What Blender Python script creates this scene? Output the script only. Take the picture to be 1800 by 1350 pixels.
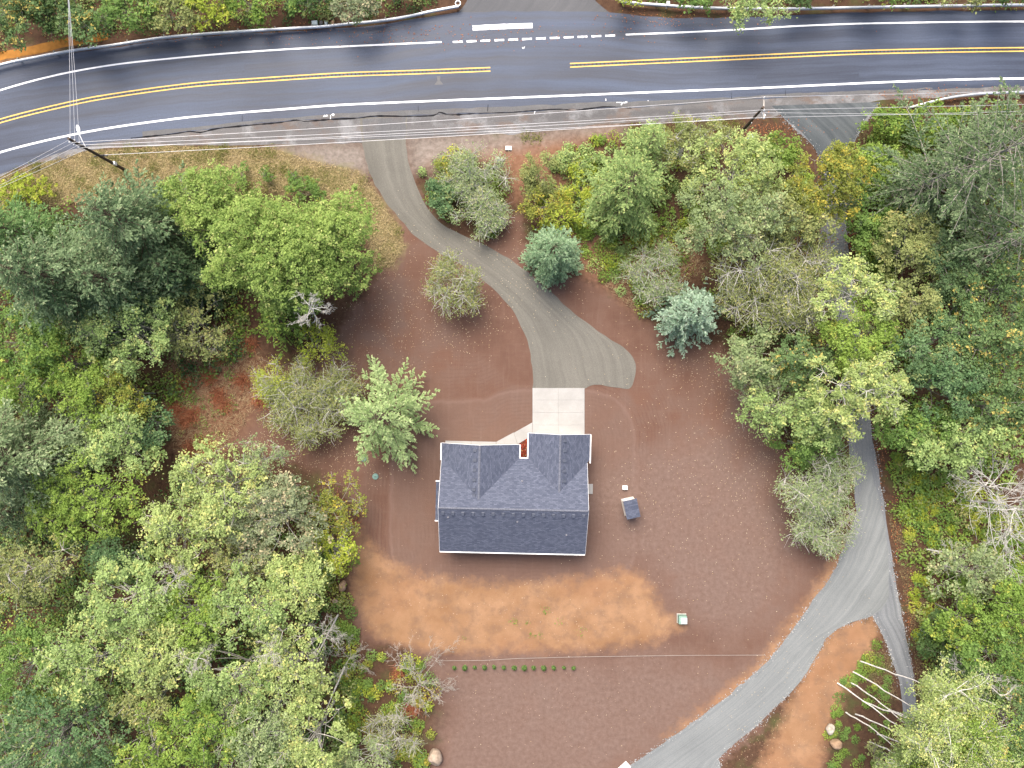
import bpy, math, random
import numpy as np
from mathutils import Vector, Matrix

# ------------------------------------------------------------------ scene, camera, light
for o in list(bpy.data.objects):
    bpy.data.objects.remove(o)
scn = bpy.context.scene
col = scn.collection
R = math.radians
HC, F = 80.0, 1320.0          # drone height (m), focal length in photo pixels
cam_d = bpy.data.cameras.new('drone_camera')
cam_d.sensor_width = 36.0
cam_d.lens = 36.0 * F / 1800.0
cam_d.clip_end = 6000.0
cam = bpy.data.objects.new('drone_camera', cam_d)
cam.location = (0, 0, HC)
col.objects.link(cam)
scn.camera = cam

SUN_EL, SUN_AZ = R(56), R(-18)      # azimuth measured clockwise from +Y (top of the picture)
world = bpy.data.worlds.new('World')
scn.world = world
world.use_nodes = True
wn = world.node_tree
bg = wn.nodes['Background']
sky = wn.nodes.new('ShaderNodeTexSky')
sky.sky_type = 'NISHITA'
sky.sun_disc = False
sky.sun_elevation = SUN_EL
sky.sun_rotation = SUN_AZ
sky.altitude = 200
sky.air_density = 1.0
sky.dust_density = 7.0
sky.ozone_density = 0.6
wn.links.new(sky.outputs[0], bg.inputs[0])
bg.inputs[1].default_value = 0.085
sd = bpy.data.lights.new('sun', 'SUN')
sd.energy = 1.5
sd.angle = R(42)
sd.color = (1.0, 0.945, 0.86)
sun = bpy.data.objects.new('sun', sd)
dv = Vector((math.sin(SUN_AZ) * math.cos(SUN_EL), math.cos(SUN_AZ) * math.cos(SUN_EL), math.sin(SUN_EL)))
sun.rotation_euler = dv.to_track_quat('Z', 'Y').to_euler()
sun.location = dv * 120
col.objects.link(sun)
vs = scn.view_settings
vs.view_transform = 'Standard'
vs.look = 'None'
vs.exposure = 1.8
vs.gamma = 1.0
vs.use_curve_mapping = False
scn.render.engine = 'CYCLES'
try:
    scn.cycles.max_bounces = 4
    scn.cycles.diffuse_bounces = 3
    scn.cycles.transmission_bounces = 3
    scn.cycles.transparent_max_bounces = 4
except Exception:
    pass

random.seed(7)
rng = np.random.default_rng(11)

# ------------------------------------------------------------------ helpers
def W(px, py, z=0.0):
    """photo pixel at height z -> world x, y (ordinary survey from the aerial photo)"""
    k = (HC - z) / F
    return ((px - 900.0) * k, (675.0 - py) * k)

def Wp(pts, z=0.0):
    return np.array([W(a, b, z) for a, b in pts])

def tag(o, label=None, cat=None, group=None, kind=None):
    if label: o['label'] = label
    if cat: o['category'] = cat
    if group: o['group'] = group
    if kind: o['kind'] = kind
    return o

def empty(name, loc=(0, 0, 0), rz=0.0):
    o = bpy.data.objects.new(name, None)
    o.empty_display_size = 0.3
    o.location = loc
    o.rotation_euler = (0, 0, rz)
    col.objects.link(o)
    return o

def link(name, me, mat=None, parent=None):
    o = bpy.data.objects.new(name, me)
    if mat is not None and len(me.materials) == 0:
        me.materials.append(mat)
    if parent is not None:
        o.parent = parent
    col.objects.link(o)
    return o

def np_mesh(name, V, Fq, colors=None, uv=None, smooth=False):
    """V (n,3), Fq (m,k) with k = 3 or 4"""
    V = np.asarray(V, dtype=np.float32); Fq = np.asarray(Fq, dtype=np.int32)
    me = bpy.data.meshes.new(name)
    me.vertices.add(len(V)); me.vertices.foreach_set('co', V.ravel())
    k = Fq.shape[1]; m = len(Fq)
    me.loops.add(m * k); me.loops.foreach_set('vertex_index', Fq.ravel())
    me.polygons.add(m)
    me.polygons.foreach_set('loop_start', np.arange(0, m * k, k, dtype=np.int32))
    me.polygons.foreach_set('loop_total', np.full(m, k, dtype=np.int32))
    me.polygons.foreach_set('use_smooth', np.full(m, smooth, dtype=bool))
    if uv is not None:
        l = me.uv_layers.new(name='UVMap')
        l.data.foreach_set('uv', np.asarray(uv, dtype=np.float32)[Fq.ravel()].ravel())
    if colors is not None:
        a = me.color_attributes.new('tint', 'FLOAT_COLOR', 'POINT')
        c = np.ones((len(V), 4), dtype=np.float32); c[:, :3] = colors
        a.data.foreach_set('color', c.ravel())
    me.update(calc_edges=True)
    me.validate()
    return me

def py_mesh(name, V, Fc):
    me = bpy.data.meshes.new(name)
    me.from_pydata([tuple(map(float, v)) for v in V], [], Fc)
    me.update()
    return me

class MB:
    """collects boxes / prisms / tubes into one mesh"""
    def __init__(s): s.V = []; s.F = []
    def add(s, V, Fc):
        b = len(s.V); s.V += [tuple(v) for v in V]; s.F += [tuple(i + b for i in f) for f in Fc]; return s
    def box(s, c, d, rz=0.0, M=None):
        hx, hy, hz = d[0] / 2, d[1] / 2, d[2] / 2
        V = []
        for sx, sy, sz in [(-1,-1,-1),(1,-1,-1),(1,1,-1),(-1,1,-1),(-1,-1,1),(1,-1,1),(1,1,1),(-1,1,1)]:
            x, y = sx * hx, sy * hy
            X = x * math.cos(rz) - y * math.sin(rz); Y = x * math.sin(rz) + y * math.cos(rz)
            v = Vector((X, Y, sz * hz))
            if M is not None: v = M @ v
            V.append(v + Vector(c))
        return s.add(V, [(3,2,1,0),(4,5,6,7),(0,1,5,4),(1,2,6,5),(2,3,7,6),(3,0,4,7)])
    def prism(s, poly, z0, z1):
        n = len(poly)
        V = [(p[0], p[1], z0) for p in poly] + [(p[0], p[1], z1) for p in poly]
        Fc = [tuple(range(n))[::-1], tuple(range(n, 2 * n))]
        Fc += [(i, (i + 1) % n, (i + 1) % n + n, i + n) for i in range(n)]
        return s.add(V, Fc)
    def tube(s, P, rad, sides=8, caps=True):
        P = [Vector(p) for p in P]; n = len(P)
        if not hasattr(rad, '__len__'): rad = [rad] * n
        V = []
        for i in range(n):
            t = (P[min(i + 1, n - 1)] - P[max(i - 1, 0)]).normalized()
            a = t.cross(Vector((0, 0, 1)) if abs(t.z) < .95 else Vector((1, 0, 0))).normalized(); b = t.cross(a)
            for k in range(sides):
                q = 2 * math.pi * k / sides
                V.append(P[i] + (a * math.cos(q) + b * math.sin(q)) * rad[i])
        Fc = []
        for i in range(n - 1):
            for k in range(sides):
                k2 = (k + 1) % sides
                Fc.append((i * sides + k, i * sides + k2, (i + 1) * sides + k2, (i + 1) * sides + k))
        if caps:
            Fc.append(tuple(range(sides))[::-1]); Fc.append(tuple((n - 1) * sides + k for k in range(sides)))
        return s.add(V, Fc)
    def lathe(s, prof, c=(0, 0, 0), sides=16):
        V = []; n = len(prof)
        for r, z in prof:
            for k in range(sides):
                q = 2 * math.pi * k / sides
                V.append((c[0] + r * math.cos(q), c[1] + r * math.sin(q), c[2] + z))
        Fc = []
        for i in range(n - 1):
            for k in range(sides):
                k2 = (k + 1) % sides
                Fc.append((i * sides + k, i * sides + k2, (i + 1) * sides + k2, (i + 1) * sides + k))
        Fc.append(tuple(range(sides))[::-1]); Fc.append(tuple((n - 1) * sides + k for k in range(sides)))
        return s.add(V, Fc)
    def build(s, name, mat, parent=None, bevel=0.0):
        me = py_mesh(name, s.V, s.F)
        o = link(name, me, mat, parent)
        if bevel:
            b = o.modifiers.new('bevel', 'BEVEL'); b.width = bevel; b.segments = 2; b.limit_method = 'ANGLE'
        return o

def catmull(P, step):
    """dense resampling of a polyline through all its points"""
    P = np.asarray(P, float); n = len(P)
    E = np.vstack([2 * P[0] - P[1], P, 2 * P[-1] - P[-2]])
    out = []
    for i in range(n - 1):
        p0, p1, p2, p3 = E[i], E[i + 1], E[i + 2], E[i + 3]
        m = max(2, int(np.linalg.norm(p2 - p1) / step))
        t = np.linspace(0, 1, m, endpoint=False)[:, None]
        out.append(0.5 * (2 * p1 + (p2 - p0) * t + (2 * p0 - 5 * p1 + 4 * p2 - p3) * t ** 2 + (3 * p1 - p0 - 3 * p2 + p3) * t ** 3))
    out.append(P[-1:])
    return np.vstack(out)

def resample(P, n):
    d = np.r_[0, np.cumsum(np.linalg.norm(np.diff(P, axis=0), axis=1))]
    t = np.linspace(0, d[-1], n)
    return np.c_[[np.interp(t, d, P[:, k]) for k in range(P.shape[1])]].T

def smooth_noise(n, period, amp, g=rng):
    k = max(2, int(n / period) + 2)
    return np.interp(np.linspace(0, k - 1, n), np.arange(k), g.normal(0, amp, k))

def strip_mesh(name, A, B, z, nu=8, step=0.35, jitter=0.0, crown=0.0):
    """sheet between two edge lines, uv = (metres across, metres along)"""
    A = catmull(A, step); B = catmull(B, step)
    n = int(max(len(A), len(B)))
    A = resample(A, n); B = resample(B, n)
    if jitter:
        A = A + np.c_[smooth_noise(n, 3, jitter), smooth_noise(n, 3, jitter)]
        B = B + np.c_[smooth_noise(n, 3, jitter), smooth_noise(n, 3, jitter)]
    mid = (A + B) / 2
    s = np.r_[0, np.cumsum(np.linalg.norm(np.diff(mid, axis=0), axis=1))]
    V = []; U = []
    for j in range(nu + 1):
        t = j / nu
        P = A * (1 - t) + B * t
        V.append(np.c_[P, np.full(n, z + crown * (1 - (2 * t - 1) ** 2))])
        U.append(np.c_[np.linalg.norm(P - A, axis=1), s])
    V = np.vstack(V); U = np.vstack(U)
    i = np.arange(n - 1)
    Fq = []
    for j in range(nu):
        Fq.append(np.c_[i + j * n, i + (j + 1) * n, i + 1 + (j + 1) * n, i + 1 + j * n])
    Fq = np.vstack(Fq)
    # face up
    a, b, c = V[Fq[0, 0]], V[Fq[0, 1]], V[Fq[0, 2]]
    if np.cross(b - a, c - a)[2] < 0: Fq = Fq[:, ::-1]
    return np_mesh(name, V, Fq, uv=U)

def line_strip(name, C, width, z, step=0.3, wob=0.0):
    C = catmull(C, step); n = len(C)
    T = np.gradient(C, axis=0); T /= np.linalg.norm(T, axis=1)[:, None]
    Nn = np.c_[-T[:, 1], T[:, 0]]
    w = np.full(n, width / 2)
    if wob: w = w * (1 + rng.normal(0, wob, n))
    A = C + Nn * w[:, None]; B = C - Nn * w[:, None]
    V = np.vstack([np.c_[A, np.full(n, z)], np.c_[B, np.full(n, z)]])
    s = np.r_[0, np.cumsum(np.linalg.norm(np.diff(C, axis=0), axis=1))]
    U = np.vstack([np.c_[np.zeros(n), s], np.c_[np.full(n, width), s]])
    i = np.arange(n - 1)
    Fq = np.c_[i, i + n, i + 1 + n, i + 1]
    return np_mesh(name, V, Fq, uv=U)

def poly_sd(P, poly):
    """signed distance (positive inside) of points P (n,2) to polygon"""
    poly = np.asarray(poly, float); n = len(poly)
    d = np.full(len(P), 1e9); inside = np.zeros(len(P), bool)
    for i in range(n):
        a = poly[i]; b = poly[(i + 1) % n]; e = b - a
        w = P - a
        t = np.clip((w @ e) / (e @ e + 1e-12), 0, 1)
        d = np.minimum(d, np.linalg.norm(w - t[:, None] * e, axis=1))
        c = (a[1] > P[:, 1]) != (b[1] > P[:, 1])
        with np.errstate(divide='ignore', invalid='ignore'):
            xx = (b[0] - a[0]) * (P[:, 1] - a[1]) / (b[1] - a[1]) + a[0]
        inside ^= c & (P[:, 0] < xx)
    return np.where(inside, d, -d)

def sample_poly(poly, n, g=rng):
    poly = np.asarray(poly); lo = poly.min(0); hi = poly.max(0); out = []
    tot = 0
    while tot < n:
        Q = lo + g.random((n * 2, 2)) * (hi - lo)
        Q = Q[poly_sd(Q, poly) > 0]; out.append(Q); tot += len(Q)
    return np.vstack(out)[:n]

# ------------------------------------------------------------------ materials
class NT:
    def __init__(s, name):
        s.m = bpy.data.materials.new(name); s.m.use_nodes = True
        s.t = s.m.node_tree; s.t.nodes.clear()
        s.out = s.t.nodes.new('ShaderNodeOutputMaterial')
        s.b = s.t.nodes.new('ShaderNodeBsdfPrincipled')
        s.t.links.new(s.b.outputs[0], s.out.inputs[0])
        s._co = None
    def put(s, sock, v):
        if isinstance(v, bpy.types.NodeSocket): s.t.links.new(v, sock)
        elif v is not None:
            if hasattr(v, '__len__') and len(v) == 3 and sock.type == 'RGBA': v = (*v, 1)
            sock.default_value = v
    def node(s, typ, ins=None, **props):
        n = s.t.nodes.new(typ)
        for k, v in props.items(): setattr(n, k, v)
        for k, v in (ins or {}).items(): s.put(n.inputs[k], v)
        return n
    def pos(s):
        if s._co is None: s._co = s.node('ShaderNodeNewGeometry').outputs['Position']
        return s._co
    def uv(s): return s.node('ShaderNodeUVMap').outputs[0]
    def scale(s, v, sc):
        return s.node('ShaderNodeMapping', {'Vector': v, 'Scale': sc}).outputs[0]
    def noise(s, scale, detail=4, rough=.55, vec=None, dist=0.0):
        return s.node('ShaderNodeTexNoise', {'Vector': vec or s.pos(), 'Scale': scale, 'Detail': detail, 'Roughness': rough, 'Distortion': dist}).outputs[0]
    def ramp(s, v, a, b, lo=0.0, hi=1.0):
        return s.node('ShaderNodeMapRange', {0: v, 1: a, 2: b, 3: lo, 4: hi}).outputs[0]
    def mth(s, op, a, b=None):
        n = s.node('ShaderNodeMath', operation=op); s.put(n.inputs[0], a)
        if b is not None: s.put(n.inputs[1], b)
        return n.outputs[0]
    def mix(s, f, a, b, blend='MIX'):
        n = s.node('ShaderNodeMix', data_type='RGBA', blend_type=blend)
        s.put(n.inputs[0], f); s.put(n.inputs[6], a); s.put(n.inputs[7], b)
        return n.outputs[2]
    def attr(s, name): return s.node('ShaderNodeAttribute', attribute_name=name)
    def bump(s, h, strength=.4, dist=.05):
        n = s.node('ShaderNodeBump', {'Strength': strength, 'Distance': dist, 'Height': h})
        s.t.links.new(n.outputs[0], s.b.inputs['Normal'])
    def fin(s, color, rough=.85, spec=.3, metal=0.0):
        s.put(s.b.inputs['Base Color'], color); s.put(s.b.inputs['Roughness'], rough)
        s.put(s.b.inputs['Specular IOR Level'], spec); s.put(s.b.inputs['Metallic'], metal)
        return s.m

def plain(name, c, rough=.7, spec=.3, metal=0.0, var=.12, scale=3.0):
    t = NT(name)
    n = t.noise(scale, 5, .6)
    a = tuple(x * (1 - var) for x in c); b = tuple(min(1, x * (1 + var)) for x in c)
    return t.fin(t.mix(t.ramp(n, .3, .7), a, b), rough, spec, metal)

def tint_mat(name, rough=.7, trans=.25, spec=.25):
    t = NT(name)
    c = t.attr('tint').outputs['Color']
    t.fin(c, rough, spec)
    if trans:
        tr = t.node('ShaderNodeBsdfTranslucent', {'Color': t.mix(.5, c, (.5, .6, .1), 'MULTIPLY')})
        t.put(tr.inputs[0], c)
        mx = t.node('ShaderNodeMixShader', {0: trans})
        t.t.links.new(t.b.outputs[0], mx.inputs[1]); t.t.links.new(tr.outputs[0], mx.inputs[2])
        t.t.links.new(mx.outputs[0], t.out.inputs[0])
    return t.m

M = {}
M['leaf'] = tint_mat('foliage', .65, .38, .2)
M['dry'] = tint_mat('dry_plants', .85, .1, .1)
M['bark_pale'] = plain('pale_bark', (.38, .36, .32), .85, .2, var=.3, scale=6)
M['bark_grey'] = plain('grey_bark', (.26, .245, .21), .9, .2, var=.3, scale=6)
M['bark_brown'] = plain('brown_bark', (.10, .075, .055), .9, .2, var=.3, scale=6)
M['bark_white'] = plain('white_bark', (.46, .445, .41), .8, .2, var=.3, scale=5)
M['white_paint'] = plain('white_trim_paint', (.80, .80, .80), .5, .3, var=.02)
M['galv'] = plain('galvanised_steel', (.50, .52, .55), .45, .5, .55, var=.15, scale=2)
M['cream'] = plain('cream_siding', (.66, .62, .54), .7, .2, var=.04)
M['glass'] = plain('window_glass', (.03, .04, .05), .08, .6, var=.05)
M['steel_dark'] = plain('dark_steel', (.06, .06, .065), .5, .4, .3)
M['pole_wood'] = plain('creosote_pole_wood', (.085, .062, .048), .9, .2, var=.3, scale=8)
M['arm_wood'] = plain('weathered_crossarm_wood', (.36, .33, .30), .9, .2, var=.2, scale=8)
M['porcelain'] = plain('porcelain_insulator', (.72, .72, .74), .3, .5, var=.05)
M['wire'] = plain('bright_wire', (.5, .5, .52), .4, .5, .3, var=.05)
M['wire_black'] = plain('black_cable', (.05, .05, .05), .6, .3, var=.1)
M['string'] = plain('white_string', (.36, .34, .31), .8, .1, var=.1)
M['lid_green'] = plain('green_plastic_lid', (.13, .22, .19), .6, .3, var=.12, scale=4)
M['box_green'] = plain('green_enclosure_paint', (.16, .26, .21), .5, .3, var=.1)
M['lid_pale'] = plain('pale_enclosure_lid', (.50, .56, .55), .5, .3, var=.08)
M['plastic_white'] = plain('white_plastic', (.78, .78, .78), .45, .3, var=.03)
M['grey_box'] = plain('grey_green_meter_box', (.36, .42, .42), .5, .3, var=.1)
M['conc_grey'] = plain('grey_concrete', (.36, .34, .31), .85, .2, var=.15)

def mat_paint(name, c, worn):
    t = NT(name)
    n = t.noise(3.0, 6, .7)
    n2 = t.noise(25, 3, .7)
    f = t.ramp(t.mth('ADD', t.mth('MULTIPLY', n, .6), t.mth('MULTIPLY', n2, .4)), .62 - worn, .72 - worn)
    return t.fin(t.mix(t.mth('MULTIPLY', f, .55), c, (.16, .16, .17)), .6, .3)
M['line_white'] = mat_paint('white_road_paint', (.80, .80, .82), .05)
M['line_yellow'] = mat_paint('yellow_road_paint', (.62, .40, .10), .07)
M['spray_white'] = plain('white_spray_paint', (.75, .75, .76), .7, .2, var=.1)
M['crack'] = plain('open_crack', (.012, .012, .014), .95, .1)
M['rumble'] = plain('rumble_groove_asphalt', (.05, .045, .04), .9, .2)

def mat_asphalt(name, base, lo, hi, rough=.5, spec=.5, mottle=0.0, con=.34):
    t = NT(name)
    uv = t.uv()
    st = t.noise(1.0, 5, .6, t.scale(uv, (1.1, .035, 1)))            # streaks along the lanes
    st2 = t.noise(1.0, 4, .6, t.scale(uv, (5.0, .12, 1)))
    big = t.noise(.07, 3, .5)
    fine = t.noise(14, 3, .7)
    f = t.mth('ADD', t.mth('MULTIPLY', st, .58), t.mth('MULTIPLY', st2, .10))
    f = t.mth('ADD', f, t.mth('MULTIPLY', big, .32))
    f = t.ramp(f, con, .98 - con)
    c = t.mix(f, lo, hi)
    c = t.mix(t.ramp(fine, .3, .75), c, base, 'MIX') if base else c
    if mottle:
        c = t.mix(t.ramp(t.noise(.35, 7, .65), .50, .60, 0, mottle), c, (.20, .20, .205))
        c = t.mix(t.ramp(t.noise(.28, 6, .7, t.scale(t.pos(), (1, 1.6, 1))), .52, .62, 0, mottle), c, (.115, .085, .070))
        c = t.mix(t.ramp(t.noise(1.4, 6, .7), .58, .68, 0, mottle * .6), c, (.05, .048, .05))
    g = t.noise(60, 2, .7)
    c = t.mix(.45, c, t.mix(t.ramp(t.noise(9, 4, .8), .2, .8), (.1, .1, .1), (.9, .9, .9)), 'OVERLAY')
    c = t.mix(.35, c, t.mix(g, (.0, .0, .0), (1, 1, 1)), 'OVERLAY')
    t.bump(g, .2, .01)
    return t.fin(c, t.ramp(st, .3, .7, rough - .07, rough + .12), spec)
M['asphalt'] = mat_asphalt('dark_asphalt', None, (.015, .020, .036), (.060, .077, .118), .55, .34, 0, .36)
M['asphalt_old'] = mat_asphalt('old_grey_asphalt', None, (.066, .065, .068), (.14, .134, .132), .8, .25, .75)
M['asphalt_band'] = mat_asphalt('worn_asphalt_band', None, (.075, .076, .080), (.118, .117, .118), .8, .25, .2)
M['asphalt_side'] = mat_asphalt('side_road_asphalt', None, (.036, .039, .047), (.092, .093, .098), .65, .3)

def mat_gravel(name, lo, hi, edge, streak=1.3, soft=.36):
    t = NT(name)
    uv = t.uv()
    st = t.noise(1.0, 5, .6, t.scale(uv, (streak, .025, 1)), .3)
    st2 = t.noise(1.0, 4, .6, t.scale(uv, (streak * 3.2, .05, 1)), .2)
    big = t.noise(.25, 4, .6)
    f = t.mth('ADD', t.mth('MULTIPLY', st, .5), t.mth('ADD', t.mth('MULTIPLY', st2, .25), t.mth('MULTIPLY', big, .25)))
    c = t.mix(t.ramp(f, soft, 1 - soft), lo, hi)
    g = t.noise(22, 4, .75)
    c = t.mix(.55, c, t.mix(t.ramp(g, .25, .75), (.15, .15, .15), (.85, .85, .85)), 'OVERLAY')
    v = t.node('ShaderNodeTexVoronoi', {'Vector': t.pos(), 'Scale': 9.0}).outputs['Distance']
    c = t.mix(t.ramp(v, .09, .05, 0, .5), c, edge)
    t.bump(g, .5, .03)
    return t.fin(c, .9, .2)
M['gravel_tan'] = mat_gravel('tan_grey_gravel', (.086, .082, .071), (.168, .159, .138), (.27, .25, .22), .8, .30)
M['gravel_blue'] = mat_gravel('blue_grey_gravel', (.100, .108, .110), (.215, .226, .226), (.30, .31, .30), 1.7, .27)
M['gravel_lane'] = mat_gravel('dark_lane_gravel', (.080, .086, .095), (.21, .22, .23), (.28, .28, .29), 1.9, .29)
M['gravel_apron'] = mat_gravel('crushed_rock_apron', (.040, .048, .054), (.105, .116, .122), (.16, .17, .17), .8)

def mat_concrete():
    t = NT('broom_finished_concrete')
    n = t.noise(.6, 5, .6); n2 = t.noise(8, 4, .6)
    c = t.mix(t.ramp(n, .3, .7), (.265, .258, .246), (.325, .318, .305))
    c = t.mix(t.ramp(n2, .35, .8, 0, .35), c, (.23, .22, .20))
    t.bump(n2, .1, .01)
    return t.fin(c, .8, .25)
M['concrete'] = mat_concrete()

def mat_shingle():
    t = NT('charcoal_asphalt_shingle')
    uv = t.uv()
    br = t.node('ShaderNodeTexBrick', {'Vector': uv, 'Color1': (.042, .051, .080, 1), 'Color2': (.108, .121, .165, 1), 'Mortar': (.022, .025, .036, 1),
                'Scale': 1.0, 'Mortar Size': .012, 'Mortar Smooth': .4, 'Bias': -.1, 'Brick Width': .33, 'Row Height': .145}, offset=.43, squash=1.0)
    n = t.noise(16, 3, .7); n2 = t.noise(.8, 4, .5)
    c = t.mix(t.ramp(n, .25, .8, 0, .6), br.outputs[0], (.090, .101, .140))
    c = t.mix(t.ramp(n2, .3, .7, .0, .2), c, (.06, .066, .09))
    t.bump(br.outputs[1], -.5, .02)
    return t.fin(c, .85, .3)
M['shingle'] = mat_shingle()
M['ridge_cap'] = plain('ridge_cap_shingle', (.115, .122, .150), .85, .25, var=.35, scale=7)
M['vent'] = plain('dark_roof_vent', (.058, .066, .090), .6, .4, var=.1)
M['pipe'] = plain('vent_pipe', (.16, .16, .18), .5, .4, var=.1)
def mat_siding():
    t = NT('lap_siding')
    z = t.node('ShaderNodeSeparateXYZ', {0: t.pos()}).outputs[2]
    f = t.mth('FRACT', t.mth('MULTIPLY', z, 6.0))
    t.bump(f, .6, .03)
    n = t.noise(2, 3)
    return t.fin(t.mix(n, (.56, .58, .60), (.62, .63, .65)), .7, .25)
M['siding'] = mat_siding()
def mat_rock(name, a, b):
    t = NT(name); n = t.noise(3, 6, .65); n2 = t.noise(12, 4, .7)
    t.bump(n2, .6, .04)
    return t.fin(t.mix(t.ramp(n, .3, .7), a, b), .9, .2)
M['rock_tan'] = mat_rock('tan_boulder', (.18, .115, .07), (.36, .25, .165))
M['rock_pale'] = mat_rock('pale_boulder', (.20, .175, .14), (.46, .42, .36))
M['bark_birch'] = plain('birch_bark', (.60, .58, .54), .8, .2, var=.35, scale=4)
M['ochre'] = plain('ochre_clay_bank', (.30, .135, .032), .95, .1, var=.2, scale=1.5)
M['rock_brown'] = mat_rock('brown_boulder', (.20, .15, .11), (.40, .32, .25))
M['lava'] = tint_mat('red_lava_rock', .95, 0, .1)
# ------------------------------------------------------------------ ground: one sheet with surveyed soil zones
YARD = [(655,330),(700,400),(690,450),(650,510),(606,560),(580,600),(560,640),(470,650),(440,700),(400,780),(470,800),(560,830),(600,860),(640,900),
        (615,960),(615,1060),(630,1130),(740,1150),(765,1200),(785,1260),(765,1350),(750,1500),(1290,1500),(1270,1340),(1330,1290),(1400,1200),(1440,1110),(1540,1085),
        (1500,1000),(1440,960),(1410,880),(1385,800),(1330,720),(1280,620),(1210,590),(1140,565),(1060,500),(1000,480),(925,440),(915,380),(880,365),
        (865,420),(830,440),(760,390),(730,330),(713,250),(640,250)]
CLAY1 = [(622,925),(650,955),(682,985),(722,1006),(785,1020),(850,1027),(940,1023),(1020,1016),(1090,1004),(1132,1010),(1150,1040),(1160,1070),(1185,1085),(1200,1102),
         (1150,1128),(1080,1138),(960,1143),(860,1146),(760,1143),(700,1137),(645,1105),(622,1040),(616,980)]
CLAY2 = [(1500,935),(1462,985),(1432,1040),(1382,1100),(1335,1165),(1180,1290),(1170,1296),(1195,1300),(1360,1180),(1420,1110),(1480,1010),(1510,960)]
CLAY3 = [(1465,1098),(1535,1085),(1545,1110),(1530,1150),(1500,1190),(1480,1230),(1455,1290),(1445,1350),(1430,1500),(1310,1500),(1330,1350),(1365,1290),(1390,1230),(1420,1170)]
CLAY4 = [(-60,108),(0,96),(60,84),(120,70),(128,80),(60,97),(0,107),(-60,122)]
CLAY5 = [(1395,872),(1440,868),(1440,900),(1400,905)]
GRASS = [(-300,420),(-100,345),(0,312),(60,292),(140,268),(300,258),(480,262),(560,285),(630,300),(655,330),(700,398),(712,432),(690,470),(655,470),(640,380),(560,345),(420,330),(300,345),(100,360),(-100,430),(-300,520)]
DUST = [(470,248),(640,248),(652,292),(640,312),(580,306),(520,285)]
DUST2 = [(713,236),(900,232),(1090,214),(1095,228),(960,245),(885,262),(735,300),(722,290)]
REDS = [(740,262),(880,248),(1000,236),(1090,225),(1080,250),(1000,262),(930,285),(905,320),(880,330),(880,290),(800,270),(745,300)]
TWIG = [(300,600),(420,560),(470,640),(470,690),(420,760),(380,800),(310,800),(290,720)]
TWIG2 = [(1080,440),(1180,400),(1240,470),(1160,540),(1130,560),(1060,500)]
LITTER = [(880,250),(1000,250),(1050,330),(1090,460),(1060,500),(990,470),(1000,380),(900,350)]

gx = np.r_[-2500, -1200, -600, -300, -150, -95, np.arange(-75, 75.01, .75), 95, 150, 300, 600, 1200, 2500]
gy = np.r_[-2500, -1200, -600, -300, -150, -80, np.arange(-58.5, 58.51, .75), 80, 150, 300, 600, 1200, 2500]
GX, GY = np.meshgrid(gx, gy)
P2 = np.c_[GX.ravel(), GY.ravel()]
nxg, nyg = len(gx), len(gy)
ii = np.arange(nyg - 1)[:, None] * nxg + np.arange(nxg - 1)[None, :]
ii = ii.ravel()
gme = np_mesh('ground', np.c_[P2, np.zeros(len(P2))], np.c_[ii, ii + 1, ii + 1 + nxg, ii + nxg])
def put_attr(name, arr):
    a = gme.attributes.new(name, 'FLOAT', 'POINT'); a.data.foreach_set('value', np.clip(arr, -30, 30).astype(np.float32))
put_attr('z_yard', poly_sd(P2, Wp(YARD)))
put_attr('z_clay', np.max([poly_sd(P2, Wp(p)) for p in (CLAY1, CLAY2, CLAY3, CLAY4, CLAY5)], axis=0))
put_attr('z_grass', poly_sd(P2, Wp(GRASS)))
put_attr('z_dust', np.max([poly_sd(P2, Wp(p)) for p in (DUST, DUST2)], axis=0))
put_attr('z_red', np.max([poly_sd(P2, Wp(p)) for p in (REDS, LITTER)], axis=0))
put_attr('z_twig', np.max([poly_sd(P2, Wp(p)) for p in (TWIG, TWIG2)], axis=0))
HOUSE_FOOT = [(775,790),(912,790),(912,770),(1030,770),(1028,965),(772,962)]
put_attr('z_house', -poly_sd(P2, Wp(HOUSE_FOOT)))

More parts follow.
